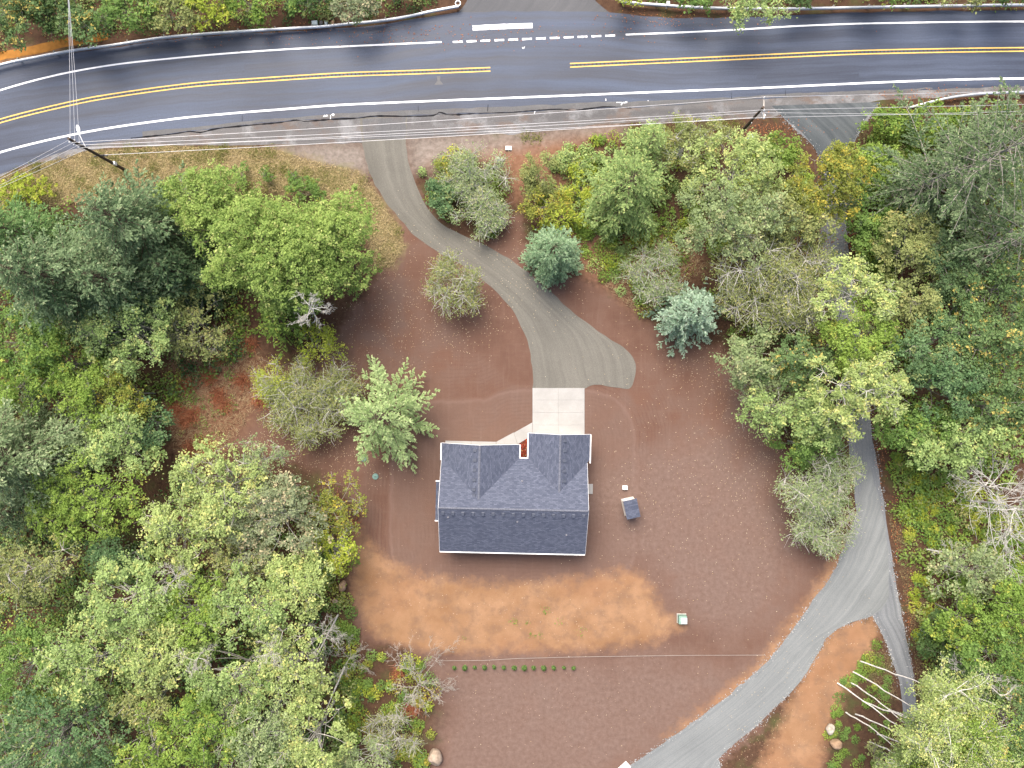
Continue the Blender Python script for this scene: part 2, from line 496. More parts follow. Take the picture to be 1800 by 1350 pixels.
LOWYARD = [(760,1165),(900,1160),(1345,1155),(1300,1200),(1180,1290),(1100,1350),(1000,1420),(760,1500),(780,1280)]
DUSTY = [(1040,880),(1120,800),(1250,760),(1350,830),(1400,960),(1370,1080),(1250,1130),(1180,1060),(1120,1000)]
put_attr('z_low', np.max([poly_sd(P2, Wp(p)) for p in (LOWYARD, DUSTY)], axis=0))
def mat_ground():
    t = NT('soil_and_litter')
    p = t.pos()
    n1 = t.noise(.35, 6, .6); n2 = t.noise(2.2, 6, .65); n3 = t.noise(11, 4, .7); nb = t.noise(.06, 3, .5)
    spk = t.node('ShaderNodeTexVoronoi', {'Vector': p, 'Scale': 4.5, 'Randomness': 1.0}).outputs['Distance']
    # topsoil of the graded yard
    top = t.mix(t.ramp(n1, .32, .68), (.096, .051, .036), (.138, .079, .057))
    top = t.mix(t.ramp(nb, .40, .60, 0, .9), top, t.mix(t.ramp(n1, .4, .6), (.142, .077, .054), (.136, .089, .071)))
    top = t.mix(t.ramp(n3, .35, .75, 0, .6), top, (.078, .046, .036))
    # rake and grader lines following the house outline
    h = t.attr('z_house').outputs['Fac']
    wob = t.mth('ADD', h, t.mth('MULTIPLY', n1, .9))
    wv = t.mth('SINE', t.mth('MULTIPLY', wob, 15.5))
    near = t.mth('MULTIPLY', t.ramp(h, 13, 2.0), t.ramp(t.noise(.18, 3), .42, .62))
    top = t.mix(t.mth('MULTIPLY', t.ramp(wv, -.2, 1.0), t.mth('MULTIPLY', near, .55)), top, (.082, .043, .033))
    top = t.mix(t.ramp(t.mth('ADD', h, t.mth('MULTIPLY', n1, 1.2)), 5.9, 5.5, 0, .55), top, t.mix(n2, (.104, .066, .051), (.146, .096, .077)))
    edge_ = t.mth('MULTIPLY', t.ramp(t.mth('ADD', h, t.mth('MULTIPLY', n1, 1.2)), 5.4, 5.7), t.ramp(t.mth('ADD', h, t.mth('MULTIPLY', n1, 1.2)), 6.1, 5.75))
    top = t.mix(t.mth('MULTIPLY', edge_, .35), top, (.17, .115, .095))
    # parallel grader lines further out
    wl = t.noise(1.0, 3, .6, t.scale(p, (2.6, .22, 1)))
    top = t.mix(t.ramp(wl, .52, .72, 0, .22), top, (.165, .110, .088))
    wl2 = t.noise(1.0, 3, .6, t.scale(p, (.2, 2.2, 1)))
    top = t.mix(t.ramp(wl2, .55, .74, 0, .18), top, (.16, .108, .086))
    # pale scuffed dusty patches
    top = t.mix(t.ramp(t.noise(.9, 7, .75), .62, .80, 0, .35), top, (.23, .17, .145))
    # wooded floor
    forest = t.mix(t.ramp(n2, .3, .7), (.040, .022, .015), (.085, .048, .030))
    forest = t.mix(t.ramp(n3, .5, .75, 0, .6), forest, (.15, .085, .045))
    forest = t.mix(t.ramp(n1, .52, .68, 0, .7), forest, (.060, .070, .025))
    def zone(name, amp, soft, nz):
        z = t.attr(name).outputs['Fac']
        z = t.mth('ADD', z, t.mth('MULTIPLY', t.mth('SUBTRACT', nz, .5), amp))
        return t.ramp(z, -soft, soft)
    nz = t.noise(.8, 7, .7)
    c = t.mix(zone('z_yard', 3.5, .5, nz), forest, top)
    c = t.mix(t.mth('MULTIPLY', zone('z_low', 8.0, 2.5, t.noise(.22, 5, .6)), .75), c, t.mix(t.ramp(n2, .3, .7), (.112, .074, .060), (.168, .118, .098)))
    clay = t.mix(t.ramp(n1, .3, .7), (.195, .106, .054), (.285, .170, .098))
    clay = t.mix(t.ramp(n3, .45, .8, 0, .55), clay, (.15, .080, .045))
    clay = t.mix(t.ramp(nb, .45, .6, 0, .5), clay, (.235, .12, .068))
    clay = t.mix(t.ramp(t.noise(.55, 6, .7), .48, .70, 0, .75), clay, (.135, .085, .058))
    c = t.mix(zone('z_clay', 4.6, .7, t.mth('ADD', t.mth('MULTIPLY', nz, .75), t.mth('MULTIPLY', n3, .25))), c, clay)
    c = t.mix(t.mth('MULTIPLY', zone('z_red', 3.0, .8, nz), .8), c, t.mix(t.ramp(n2, .35, .65), (.16, .082, .048), (.235, .125, .08)))
    c = t.mix(t.mth('MULTIPLY', zone('z_dust', 3.0, 1.2, nz), .85), c, t.mix(t.ramp(n2, .35, .65), (.155, .132, .114), (.245, .212, .188)))
    gr = t.mix(t.ramp(n2, .3, .7), (.140, .108, .052), (.26, .205, .115))
    gr = t.mix(t.ramp(n1, .46, .58, 0, .8), gr, (.125, .125, .042))
    c = t.mix(zone('z_grass', 3.5, .6, nz), c, gr)
    tw = t.mix(t.ramp(n2, .35, .65), (.085, .035, .022), (.20, .12, .07))
    c = t.mix(zone('z_twig', 3.0, 1.0, nz), c, tw)
    # small pale stones and crumbs
    c = t.mix(t.ramp(spk, .075, .05, 0, .28), c, (.26, .20, .16))
    t.bump(t.mth('ADD', t.mth('MULTIPLY', n3, .5), t.mth('MULTIPLY', n2, .5)), .55, .10)
    return t.fin(c, .95, .12)
tag(link('ground', gme, mat_ground()), kind='structure')

def structure(name, me, mat, parent=None):
    o = link(name, me, mat, parent)
    if parent is None: o['kind'] = 'structure'
    return o

# ------------------------------------------------------------------ roads
N_LINE = [(-420,345),(-200,240),(-100,196),(0,159),(100,132),(200,114),(300,103),(400,94),(500,87),(600,82),(776,74)]
N_LINE2 = [(1100,61),(1200,57),(1300,52),(1400,46),(1500,42),(1600,40),(1700,38.5),(1800,38),(2000,38),(2300,42)]
S_LINE = [(-420,460),(-200,352),(-100,306),(0,268),(147,233),(300,210),(400,200),(500,192),(600,184.5),(750,178),(900,172),(1050,166),(1200,160),(1350,154),(1500,147),(1650,141),(1800,138),(2000,137),(2300,141)]
Y_LINE = [(-420,402),(-200,296),(-100,250),(0,213),(120,183),(200,168),(333,150),(450,141),(600,131.5),(730,127),(862,122)]
Y_LINE2 = [(1002,115),(1100,110.5),(1200,106),(1350,99),(1500,92.5),(1650,89),(1800,87),(2000,86),(2300,90)]
N_EDGE = [(-420,295),(-200,188),(-100,146),(0,113),(120,94),(200,83),(300,69),(433,59),(567,52),(660,45),(740,32),(800,24),(900,20),(1000,20),(1080,22),(1150,30),(1250,32),(1400,27),(1533,22),(1800,18),(2000,18),(2300,22)]
S_EDGE = [(-420,520),(-200,402),(-100,352),(0,306),(60,284),(150,258),(250,243),(320,233),(420,221),(520,212),(600,208),(700,204),(800,200),(900,198),(1000,192),(1100,189),(1200,184),(1300,176),(1400,170),(1500,166),(1600,160),(1700,155),(1800,152),(2000,151),(2300,155)]
SH_S = [(-420,530),(-200,410),(0,312),(60,291),(150,266),(250,256),(400,256),(520,254),(640,252),(720,244),(800,238),(900,234),(1000,226),(1090,217),(1200,214),(1300,210),(1360,206),(1420,196),(1500,186),(1560,176),(1700,168),(1800,164),(2300,168)]
BAND_N = [(250,231),(320,226),(420,214.5),(520,206),(600,199.5),(700,195),(800,191),(900,187),(1000,182),(1100,179),(1200,175),(1300,170),(1400,164),(1500,160),(1600,156),(1640,154)]
BAND_S = [(250,241),(320,232),(420,220),(520,211),(600,207),(700,203),(800,199),(900,197),(1000,191),(1100,188),(1200,183),(1300,175.5),(1400,169.5),(1500,165.5),(1600,159.5),(1640,155.5)]

structure('road_shoulder', strip_mesh('road_shoulder', Wp(S_LINE), Wp(SH_S), .006, 10, .5, .10), M['asphalt_old'])
structure('side_road', strip_mesh('side_road', Wp([(880,-420),(850,-160),(832,-40),(815,10),(760,48)]), Wp([(1010,-420),(1010,-160),(1030,-40),(1052,8),(1120,44)]), .010, 10, .5, .08), M['asphalt_side'])
road = structure('road', strip_mesh('road', Wp(N_EDGE), Wp(S_EDGE), .018, 24, .5, .05), M['asphalt'])
structure('worn_band', strip_mesh('worn_band', Wp(BAND_N), Wp(BAND_S), .023, 4, .3, .04), M['asphalt_band'], road)
LW = .17
def mark(name, pts, w, mat, z=.028, wob=.05):
    return structure(name, line_strip(name, Wp(pts), w, z, .35, wob), mat, road)
mark('edge_line', N_LINE, LW, M['line_white']); mark('edge_line', N_LINE2, LW, M['line_white']); mark('edge_line', S_LINE, LW + .03, M['line_white'])
def offset_line(pts, d):
    C = catmull(Wp(pts), 1.0); T = np.gradient(C, axis=0); T /= np.linalg.norm(T, axis=1)[:, None]
    return C + np.c_[-T[:, 1], T[:, 0]] * d
for pts in (Y_LINE, Y_LINE2):
    for d in (-.19, .19):
        structure('centre_line', line_strip('centre_line', offset_line(pts, d), .13, .028, .35, .06), M['line_yellow'], road)
    C = resample(catmull(Wp(pts), .5), 2000 if pts is Y_LINE else 2000)
    s = np.r_[0, np.cumsum(np.linalg.norm(np.diff(C, axis=0), axis=1))]
    mb = MB()
    for q in np.arange(.3, s[-1] - .3, .42):
        x = np.interp(q, s, C[:, 0]); y = np.interp(q, s, C[:, 1]); x2 = np.interp(q + .2, s, C[:, 0]); y2 = np.interp(q + .2, s, C[:, 1])
        a = math.atan2(y2 - y, x2 - x)
        if abs(x) < 62:
            c_, s_ = math.cos(a), math.sin(a)
            V = [(x + u * c_ - v * s_, y + u * s_ + v * c_, .0262) for u, v in ((-.07, -.09), (.07, -.09), (.07, .09), (-.07, .09))]
            mb.add(V, [(0, 1, 2, 3)])
    o = mb.build('rumble_strip', M['rumble'], road); o['kind'] = 'stuff'
# dashed line across the junction mouth: twelve dashes
for i in range(12):
    x = 796 + i * (1080 - 796 - 16) / 11.0
    y = 74 - (x - 796) * 11.5 / 284
    mark('lane_dash', [(x, y), (x + 8 + random.random() * 2, y - .33), (x + 17, y - .7)], .2, M['line_white'], wob=.1)
mark('stop_bar', [(831, 49.5), (880, 47), (936, 45)], .55, M['line_white'], wob=.05)
mark('edge_crack', [(230,243),(300,236),(335,231),(352,233),(380,226.5),(420,222),(470,217.5),(500,214.5),(522,211),(534,213.5),(556,212),(590,209.5),(633,207.5),(660,204),(720,204.5),(762,203),(772,197.5),(782,200),(792,202),(850,199),(900,197.5),(930,195),(960,193),(985,192),(1010,193.5),(1040,190.5),(1060,188),(1090,188.5),(1110,190)], .11, M['crack'], wob=.45)
for pts in ([(735, 186), (735.5, 196)], [(858, 184), (857, 196)], [(1285, 163), (1286, 174)], [(426, 203), (426, 213)], [(1380, 158), (1381, 168)]):
    mark('joint_crack', pts, .05, M['crack'], wob=.3)
mark('asphalt_patch', [(771, 134), (771.5, 149)], .5, M['asphalt_band'], .0225, .4)
mark('asphalt_patch', [(430, 124), (530, 116), (621, 110.5)], 1.25, M['asphalt'], .0225, .01)
mark('asphalt_patch', [(1330, 137), (1430, 132), (1510, 128)], .9, M['asphalt'], .0225, .02)
# surveyors' white spray marks on the shoulder (mirrored scribbles as in the photo)
for pts in ([(569,205.5),(571,202.5),(573,205),(574.5,202),(576,204.5)], [(581,202),(581.2,207),(580.6,210)], [(583,202),(585.5,200.2),(587.5,201.4),(586,203.4),(584.5,202.6)],
            [(1083.5,180.1),(1088,180.2),(1091,180.6)], [(1091,179.8),(1093.5,180.5),(1092.6,184),(1091.2,184.2)], [(1094.6,181.5),(1096,179.6),(1097,181.6),(1098.2,179.4)],
            [(1099.4,181.6),(1099.6,179.2),(1101.8,178.8),(1101.2,181.2)], [(1064.6,173.6),(1065,177.4)], [(1138.6,176.6),(1139.6,177.8)], [(940.5,196),(939,200)], [(918,83),(920,86),(922,82)]):
    mark('spray_mark', pts, .07, M['spray_white'], .0275, .2)

structure('clay_bank', strip_mesh('clay_bank', Wp([(-160,128),(-60,104),(0,92),(60,80),(122,66),(190,58)]), Wp([(-160,152),(-60,122),(0,107),(60,95),(122,81),(190,70)]), .012, 6, .3, .06), M['ochre'])
# gravel driveway to the house
DL = [(633,206),(636,250),(645,290),(662,328),(690,370),(727,411),(772,444),(830,478),(880,520),(910,560),(929,610),(936,650),(936,683)]
DR = [(716,206),(714,250),(720,290),(735,332),(758,374),(795,405),(850,430),(910,465),(960,506),(1010,550),(1060,588),(1102,616),(1116,637),(1116,662),(1107,681),(1075,681),(1042,677),(1029,684)]
drv = structure('gravel_driveway', strip_mesh('gravel_driveway', Wp(DL), Wp(DR), .026, 16, .3, .05), M['gravel_tan'])
structure('driveway_apron', strip_mesh('driveway_apron', Wp([(637,208),(638,225),(640,247)]), Wp([(714,207),(714,225),(713,244)]), .034, 10, .2, .06), M['asphalt_band'], drv)
# lane on the right and its branch
LL = [(1360,188),(1395,225),(1430,258),(1447,290),(1445,350),(1440,410),(1448,470),(1462,540),(1478,620),(1490,700),(1491,780),(1500,850),(1508,920),(1518,1000),(1534,1080),(1553,1120),(1568,1160),(1582,1210),(1592,1300),(1600,1500)]
LR = [(1545,182),(1512,230),(1492,275),(1488,340),(1488,400),(1494,470),(1505,540),(1517,620),(1526,700),(1533,760),(1545,830),(1556,900),(1566,970),(1577,1040),(1589,1100),(1600,1160),(1607,1210),(1618,1300),(1630,1500)]
structure('gravel_lane', strip_mesh('gravel_lane', Wp(LL), Wp(LR), .026, 12, .35, .05), M['gravel_lane'])
structure('lane_apron', strip_mesh('lane_apron', Wp([(1356,186),(1385,212),(1425,250),(1446,290)]), Wp([(1548,180),(1520,212),(1500,250),(1487,290)]), .032, 10, .3, .05), M['gravel_apron'])
BL = [(1522,820),(1503,905),(1486,955),(1468,1000),(1434,1050),(1390,1110),(1342,1168),(1270,1230),(1190,1290),(1100,1350),(1000,1415),(900,1470)]
BR = [(1530,820),(1556,930),(1562,1010),(1558,1060),(1531,1083),(1466,1108),(1430,1160),(1402,1203),(1332,1273),(1268,1330),(1266,1350),(1240,1480)]
structure('gravel_branch', strip_mesh('gravel_branch', Wp(BL), Wp(BR), .036, 14, .3, .06), M['gravel_blue'])

# loose stone along lane edges: uncountable, one object
def stones(name, lines, per_m, spread, c1, c2, z=.03, smin=.03, smax=.09):
    P = []
    for pts in lines:
        C = resample(catmull(Wp(pts), .5), 1500)
        L = np.linalg.norm(np.diff(C, axis=0), axis=1).sum()
        n = int(L * per_m); C = C[rng.integers(0, 1500, n)]
        P.append(C + rng.normal(0, spread, C.shape))
    P = np.vstack(P); n = len(P)
    s = rng.uniform(smin, smax, n)
    O = np.array([(1,0,0),(-1,0,0),(0,1,0),(0,-1,0),(0,0,.8),(0,0,-.3)], float)
    a = rng.uniform(0, 6.28, n); ca, sa = np.cos(a), np.sin(a)
    Ox = O[None] * s[:, None, None] * rng.uniform(.6, 1.2, (n, 1, 3))
    X = Ox[..., 0] * ca[:, None] - Ox[..., 1] * sa[:, None]; Y = Ox[..., 0] * sa[:, None] + Ox[..., 1] * ca[:, None]
    V = np.stack([X + P[:, :1], Y + P[:, 1:2], Ox[..., 2] + z], -1).reshape(-1, 3)
    f = np.array([(0,2,4),(2,1,4),(1,3,4),(3,0,4)])
    Fq = (f[None] + 6 * np.arange(n)[:, None, None]).reshape(-1, 3)
    u = rng.random((n, 1)); c = np.array(c1) * (1 - u) + np.array(c2) * u
    return link(name, np_mesh(name, V, Fq, np.repeat(c, 6, 0)), M['lava'])
tag(stones('loose_gravel', [LL[:11], LL[14:-2], LR[:12], LR[12:-2], BL[2:-1], BR[4:-1]], 16, .20, (.14, .14, .14), (.36, .36, .36)), 'loose pale gravel scattered along the edges of the grey gravel lanes', 'gravel', kind='stuff')
tag(stones('yard_crumbs', [[(620,960),(700,1050),(900,1080),(1180,1120)],[(640,1020),(900,1100),(1150,1050)],[(1450,1100),(1480,1160),(1400,1320)],[(760,1250),(950,1240),(1150,1250)],[(1350,1280),(1320,1320),(1300,1370)]], 9, 2.2, (.14, .08, .05), (.40, .30, .23), .01, .015, .055), 'small stones and clods scattered over the bare orange clay', 'stones', kind='stuff')

# ------------------------------------------------------------------ house
HX, HY = W(902.5, 896, 5.4)
house = tag(empty('house', (HX, HY, 0), R(-1.25)), 'single storey house with charcoal shingle roof, two front wings and white gutters', 'house')
hw, a_, zr, ze = 7.48, 4.85, 5.4, 2.8
s_ = (zr - ze) / a_
xl, wl, yl = -3.5, 4.0, 6.27
xr, wr, yr = 4.58, 3.16, 7.47
TH = .17
def zm(y): return zr - s_ * abs(y)
def zw(x, xc, w): return ze + s_ * (w - abs(x - xc))
faces = []     # polygons (x, y, z) with the (up-slope) direction for uv
vE = a_ - wr + abs(hw - xr); vW = a_ - wl + abs(-hw - xl)
south = [(-hw, -a_), (hw, -a_), (hw, 0), (-hw, 0)]
north = [(hw, 0), (hw, vE), (xr, a_ - wr), (xr - wr, a_), (xl + wl, a_), (xl, a_ - wl), (-hw, vW), (-hw, 0)]
Lw = [(xl, yl), (xl - wl, yl), (xl - wl, a_), (xl, a_ - wl)]
Le = [(xl + wl, yl), (xl, yl), (xl, a_ - wl), (xl + wl, a_)]
Rw = [(xr, yr), (xr - wr, yr), (xr - wr, a_), (xr, a_ - wr)]
Re = [(xr + wr, yr), (xr, yr), (xr, a_ - wr), (xr + wr, a_)]
def slope(poly, zf, uvf, nm='roof_slope'):
    top = [(x, y, zf(x, y)) for x, y in poly]; n = len(top)
    # force upward winding
    ar = sum(top[i][0] * top[(i + 1) % n][1] - top[(i + 1) % n][0] * top[i][1] for i in range(n))
    if ar < 0: top = top[::-1]
    V = top + [(x, y, z - TH) for x, y, z in top]
    Fc = [tuple(range(n)), tuple(range(2 * n - 1, n - 1, -1))] + [(i, i + n, (i + 1) % n + n, (i + 1) % n) for i in range(n)]
    me = py_mesh(nm, V, Fc)
    l = me.uv_layers.new(name='UVMap')
    for lp in me.loops: l.data[lp.index].uv = uvf(*me.vertices[lp.vertex_index].co)
    return link(nm, me, M['shingle'], house)
sl = math.sqrt(1 + s_ * s_)
slope(south, lambda x, y: zm(y), lambda x, y, z: (x, -y * sl), 'roof')
slope(north, lambda x, y: zm(y), lambda x, y, z: (x, y * sl), 'roof')
slope(Lw, lambda x, y: zw(x, xl, wl), lambda x, y, z: (y, (xl - x) * sl), 'roof')
slope(Le, lambda x, y: zw(x, xl, wl), lambda x, y, z: (y, (x - xl) * sl), 'roof')
slope(Rw, lambda x, y: zw(x, xr, wr), lambda x, y, z: (y, (xr - x) * sl), 'roof')
slope(Re, lambda x, y: zw(x, xr, wr), lambda x, y, z: (y, (x - xr) * sl), 'roof')
def ridge(p, q, axis):
    """overlapping cap shingles along a ridge"""
    mb = MB(); p = Vector(p); q = Vector(q); L = (q - p).length; d = (q - p) / L; n = int(L / .2)
    sd_ = Vector((-d.y, d.x, 0))
    for i in range(n):
        c0 = p + d * (i * L / n); c1 = p + d * ((i + 1) * L / n + .02)
        V = [c0 + sd_ * .10 + Vector((0, 0, -.10 * s_ + .012)), c0 + Vector((0, 0, .018)), c0 - sd_ * .10 + Vector((0, 0, -.10 * s_ + .012)),
             c1 + sd_ * .10 + Vector((0, 0, -.10 * s_ + .026)), c1 + Vector((0, 0, .034)), c1 - sd_ * .10 + Vector((0, 0, -.10 * s_ + .026))]
        mb.add(V, [(0, 1, 4, 3), (1, 2, 5, 4), (3, 4, 5), (0, 2, 1)])
    o = mb.build('ridge_cap', M['ridge_cap'], house); o['kind'] = 'stuff'
ridge((-hw, 0, zr), (hw, 0, zr), 0)
ridge((xl, yl, ze + s_ * wl), (xl, a_ - wl - .15, ze + s_ * wl), 1)
ridge((xr, yr, ze + s_ * wr), (xr, a_ - wr - .15, ze + s_ * wr), 1)
# gutters, fascia and rake boards
def boxp(name, x0, x1, y0, y1, z0, z1, mat, parent=None, bevel=0.0):
    return MB().box(((x0 + x1) / 2, (y0 + y1) / 2, (z0 + z1) / 2), (abs(x1 - x0), abs(y1 - y0), abs(z1 - z0))).build(name, mat, parent or house, bevel)
def gutter(p, q, side):
    """open white gutter trough from p to q, hung outside the eave on the given side"""
    mb = MB(); p = Vector((*p, ze - .035)); q = Vector((*q, ze - .035)); sd_ = Vector((*side, 0)); up = Vector((0, 0, 1))
    prof = [(.004, -.10), (.10, -.10), (.125, .02), (.115, .02), (.093, -.085), (.012, -.085), (.012, .01), (.004, .01)]
    V = [p + sd_ * u + up * v for u, v in prof] + [q + sd_ * u + up * v for u, v in prof]
    n = len(prof)
    mb.add(V, [(i, (i + 1) % n, (i + 1) % n + n, i + n) for i in range(n)] + [tuple(range(n)), tuple(range(n, 2 * n))[::-1]])
    return mb.build('gutter', M['white_paint'], house)
gutter((-hw, -a_), (hw, -a_), (0, -1))
gutter((xl + wl, a_), (xr - wr, a_), (0, 1))
gutter((xl - wl, yl), (xl - wl, a_ - .35), (-1, 0))
gutter((xl + wl, yl), (xl + wl, a_ + .125), (1, 0))
gutter((xr - wr, yr), (xr - wr, a_ + .125), (-1, 0))
gutter((xr + wr, yr), (xr + wr, a_ - .35), (1, 0))
def rake(pts, out):
    """sloped trim board under a gable edge"""
    ox, oy = out
    mb = MB(); V = []
    for (x, y, z) in pts:
        V += [(x + ox * .003, y + oy * .003, z - .20), (x + ox * .028, y + oy * .028, z - .20), (x + ox * .028, y + oy * .028, z - .03), (x + ox * .003, y + oy * .003, z - .03)]
    Fc = []
    for i in range(len(pts) - 1):
        for k in range(4): Fc.append((i * 4 + k, i * 4 + (k + 1) % 4, (i + 1) * 4 + (k + 1) % 4, (i + 1) * 4 + k))
    Fc += [(3, 2, 1, 0), tuple(len(V) - 4 + k for k in range(4))]
    mb.add(V, Fc)
    mb.build('rake_board', M['white_paint'], house)
rake([(-hw, -a_, ze), (-hw, 0, zr), (-hw, vW - .05, zm(vW - .05))], (-1, 0))
rake([(hw, -a_, ze), (hw, 0, zr), (hw, vE - .05, zm(vE - .05))], (1, 0))
rake([(xl - wl, yl, ze), (xl, yl, ze + s_ * wl), (xl + wl, yl, ze)], (0, 1))
rake([(xr - wr, yr, ze), (xr, yr, ze + s_ * wr), (xr + wr, yr, ze)], (0, 1))
# walls (three prisms with gables)
def gable_wall(x0, x1, y0, y1, ridge_axis, c, zfun):
    V = []; 
    if ridge_axis == 'x':
        prof = [(y0, 0), (y1, 0), (y1, zfun(y1)), (0, zfun(0)), (y0, zfun(y0))]
        V = [(x0, y, z) for y, z in prof] + [(x1, y, z) for y, z in prof]
    else:
        prof = [(x0, 0), (x1, 0), (x1, zfun(x1)), (c, zfun(c)), (x0, zfun(x0))]
        V = [(x, y0, z) for x, z in prof] + [(x, y1, z) for x, z in prof]
    n = 5
    Fc = [tuple(range(n))[::-1], tuple(range(n, 2 * n))] + [(i, (i + 1) % n, (i + 1) % n + n, i + n) for i in range(n)]
    return MB().add(V, Fc).build('wall', M['siding'], house)
gable_wall(-7.10, 7.10, -4.4, 4.4, 'x', 0, lambda y: zm(y) - TH - .01)
gable_wall(-7.097, .08, 4.0, 5.85, 'y', xl, lambda x: zw(x, xl, wl) - TH - .01)
gable_wall(1.84, 7.297, 4.0, 7.02, 'y', xr, lambda x: zw(x, xr, wr) - TH - .01)
# bump-out on the left gable wall with its own low roof
boxp('bump_out', -7.78, -7.103, -1.55, 2.05, 0, 2.25, M['siding'])
mb = MB()
V = [(-7.11, -1.75, 2.95), (-7.11, 2.25, 2.95), (-8.02, 2.25, 2.5), (-8.02, -1.75, 2.5)]
mb.add(V + [(x, y, z - .12) for x, y, z in V], [(0, 1, 2, 3), (7, 6, 5, 4), (0, 4, 5, 1), (1, 5, 6, 2), (2, 6, 7, 3), (3, 7, 4, 0)])
o = mb.build('bump_out_roof', M['shingle'], house)
l = o.data.uv_layers.new(name='UVMap')
for lp in o.data.loops: v = o.data.vertices[lp.vertex_index].co; l.data[lp.index].uv = (v.y, -v.x * 1.1)
for y in (-1.83, 2.26):
    boxp('end_trim', -8.06, -7.12, y, y + .11, 2.42, 2.62, M['white_paint'])
# vents
def vent(x, y, z, ax, pitch):
    """low hooded box vent sitting on a slope; ax = downhill direction"""
    d = Vector((ax[0], ax[1], -s_)).normalized(); sd_ = Vector((-ax[1], ax[0], 0)); nrm = sd_.cross(d)
    if nrm.z < 0: nrm = -nrm
    c = Vector((x, y, z))
    V = []
    for (u, v, h) in [(-.17, -.16, -.01), (.19, -.16, -.01), (.19, .16, -.01), (-.17, .16, -.01), (-.12, -.13, .07), (.19, -.13, .15), (.19, .13, .15), (-.12, .13, .07)]:
        V.append(c + d * u + sd_ * v + nrm * h)
    o = MB().add(V, [(3, 2, 1, 0), (4, 5, 6, 7), (0, 1, 5, 4), (1, 2, 6, 5), (2, 3, 7, 6), (3, 0, 4, 7)]).build('roof_vent', M['vent'], house)
for i in range(6):
    y = yl - .55 - i * .98
    if y < a_ - wl + .35: y = a_ - wl + .4
    vent(xl - .42, y, zw(xl - .42, xl, wl), (-1, 0), 0)
for i in range(5):
    vent(xr + .42, yr - .6 - i * 1.02, zw(xr + .42, xr, wr), (1, 0), 0)
for i in range(15):
    vent(-hw + .45 + i * (2 * hw - .9) / 14, -.5, zm(-.5), (0, -1), 0)
for (px, py) in ((788, 912), (910, 918), (998, 942), (917, 848)):
    x, y = W(px, py, 5.0); x -= HX; y -= HY
    MB().tube([(x, y, zm(y) - .05), (x, y, zm(y) + .28)], .04, 10).lathe([(.11, -.02), (.10, .03), (.05, .07)], (x, y, zm(y) + .0), 12).build('vent_pipe', M['pipe'], house)
# windows and doors (frame, pane and sill are sub-parts)
def window(x, y, z, w, h, face):
    """face: (nx, ny) outward"""
    nx_, ny_ = face; tx, ty = -ny_, nx_
    root = MB()
    def bar(u0, u1, v0, v1, d0, d1, name, mat, par):
        cx = x + tx * (u0 + u1) / 2 + nx_ * (d0 + d1) / 2; cy = y + ty * (u0 + u1) / 2 + ny_ * (d0 + d1) / 2
        dx = abs(tx) * (u1 - u0) + abs(nx_) * (d1 - d0); dy = abs(ty) * (u1 - u0) + abs(ny_) * (d1 - d0)
        return MB().box((cx, cy, z + (v0 + v1) / 2), (dx, dy, v1 - v0)).build(name, mat, par)
    wn_ = bar(-w / 2, w / 2, -h / 2, h / 2, .003, .02, 'window', M['glass'], house)
    f = MB()
    for (u0, u1, v0, v1) in ((-w/2-.09, -w/2, -h/2-.09, h/2+.09), (w/2, w/2+.09, -h/2-.09, h/2+.09), (-w/2, w/2, h/2, h/2+.09), (-w/2, w/2, -h/2-.09, -h/2), (-.02, .02, -h/2, h/2)):
        cx = x + tx * (u0 + u1) / 2 + nx_ * .026; cy = y + ty * (u0 + u1) / 2 + ny_ * .026
        f.box((cx, cy, z + (v0 + v1) / 2), (abs(tx) * (u1 - u0) + abs(nx_) * .045, abs(ty) * (u1 - u0) + abs(ny_) * .045, v1 - v0))
    f.build('frame', M['white_paint'], wn_)
    bar(-w / 2 - .12, w / 2 + .12, -h / 2 - .15, -h / 2 - .095, .003, .10, 'sill', M['white_paint'], wn_)
for x in (-5.6, -3.4, -1.2): window(x, 5.85, 1.55, 1.2, 1.2, (0, 1))
for x in (-5.5, -2.4, 1.0, 4.6): window(x, -4.4, 1.55, 1.5, 1.2, (0, -1))
for y in (-3.0, 3.6): window(-7.10, y, 1.6, 1.0, 1.1, (-1, 0))
for y in (-2.6,): window(7.10, y, 1.6, 1.2, 1.1, (1, 0))
gd = MB()
for r in range(4):
    for c in range(4):
        gd.box((xr - 1.8 + c * 1.2, 7.02 + .026, .30 + r * .56), (1.17, .045, .53))
gd.build('garage_door', M['white_paint'], house)
d_ = boxp('front_door', .45, 1.40, 4.4, 4.445, .12, 2.15, M['steel_dark'])
MB().lathe([(.02, 0), (.035, .02), (.03, .05)], (1.28, 4.47, 1.1), 10).build('handle', M['galv'], d_)
d2 = boxp('side_door', 7.103, 7.145, 1.05, 1.95, .18, 2.2, M['white_paint'])
MB().lathe([(.02, 0), (.035, .02), (.03, .05)], (7.17, 1.2, 1.15), 10).build('handle', M['galv'], d2)
boxp('stoop', 7.105, 8.42, .98, 2.02, 0, .16, M['concrete'], bevel=.01)

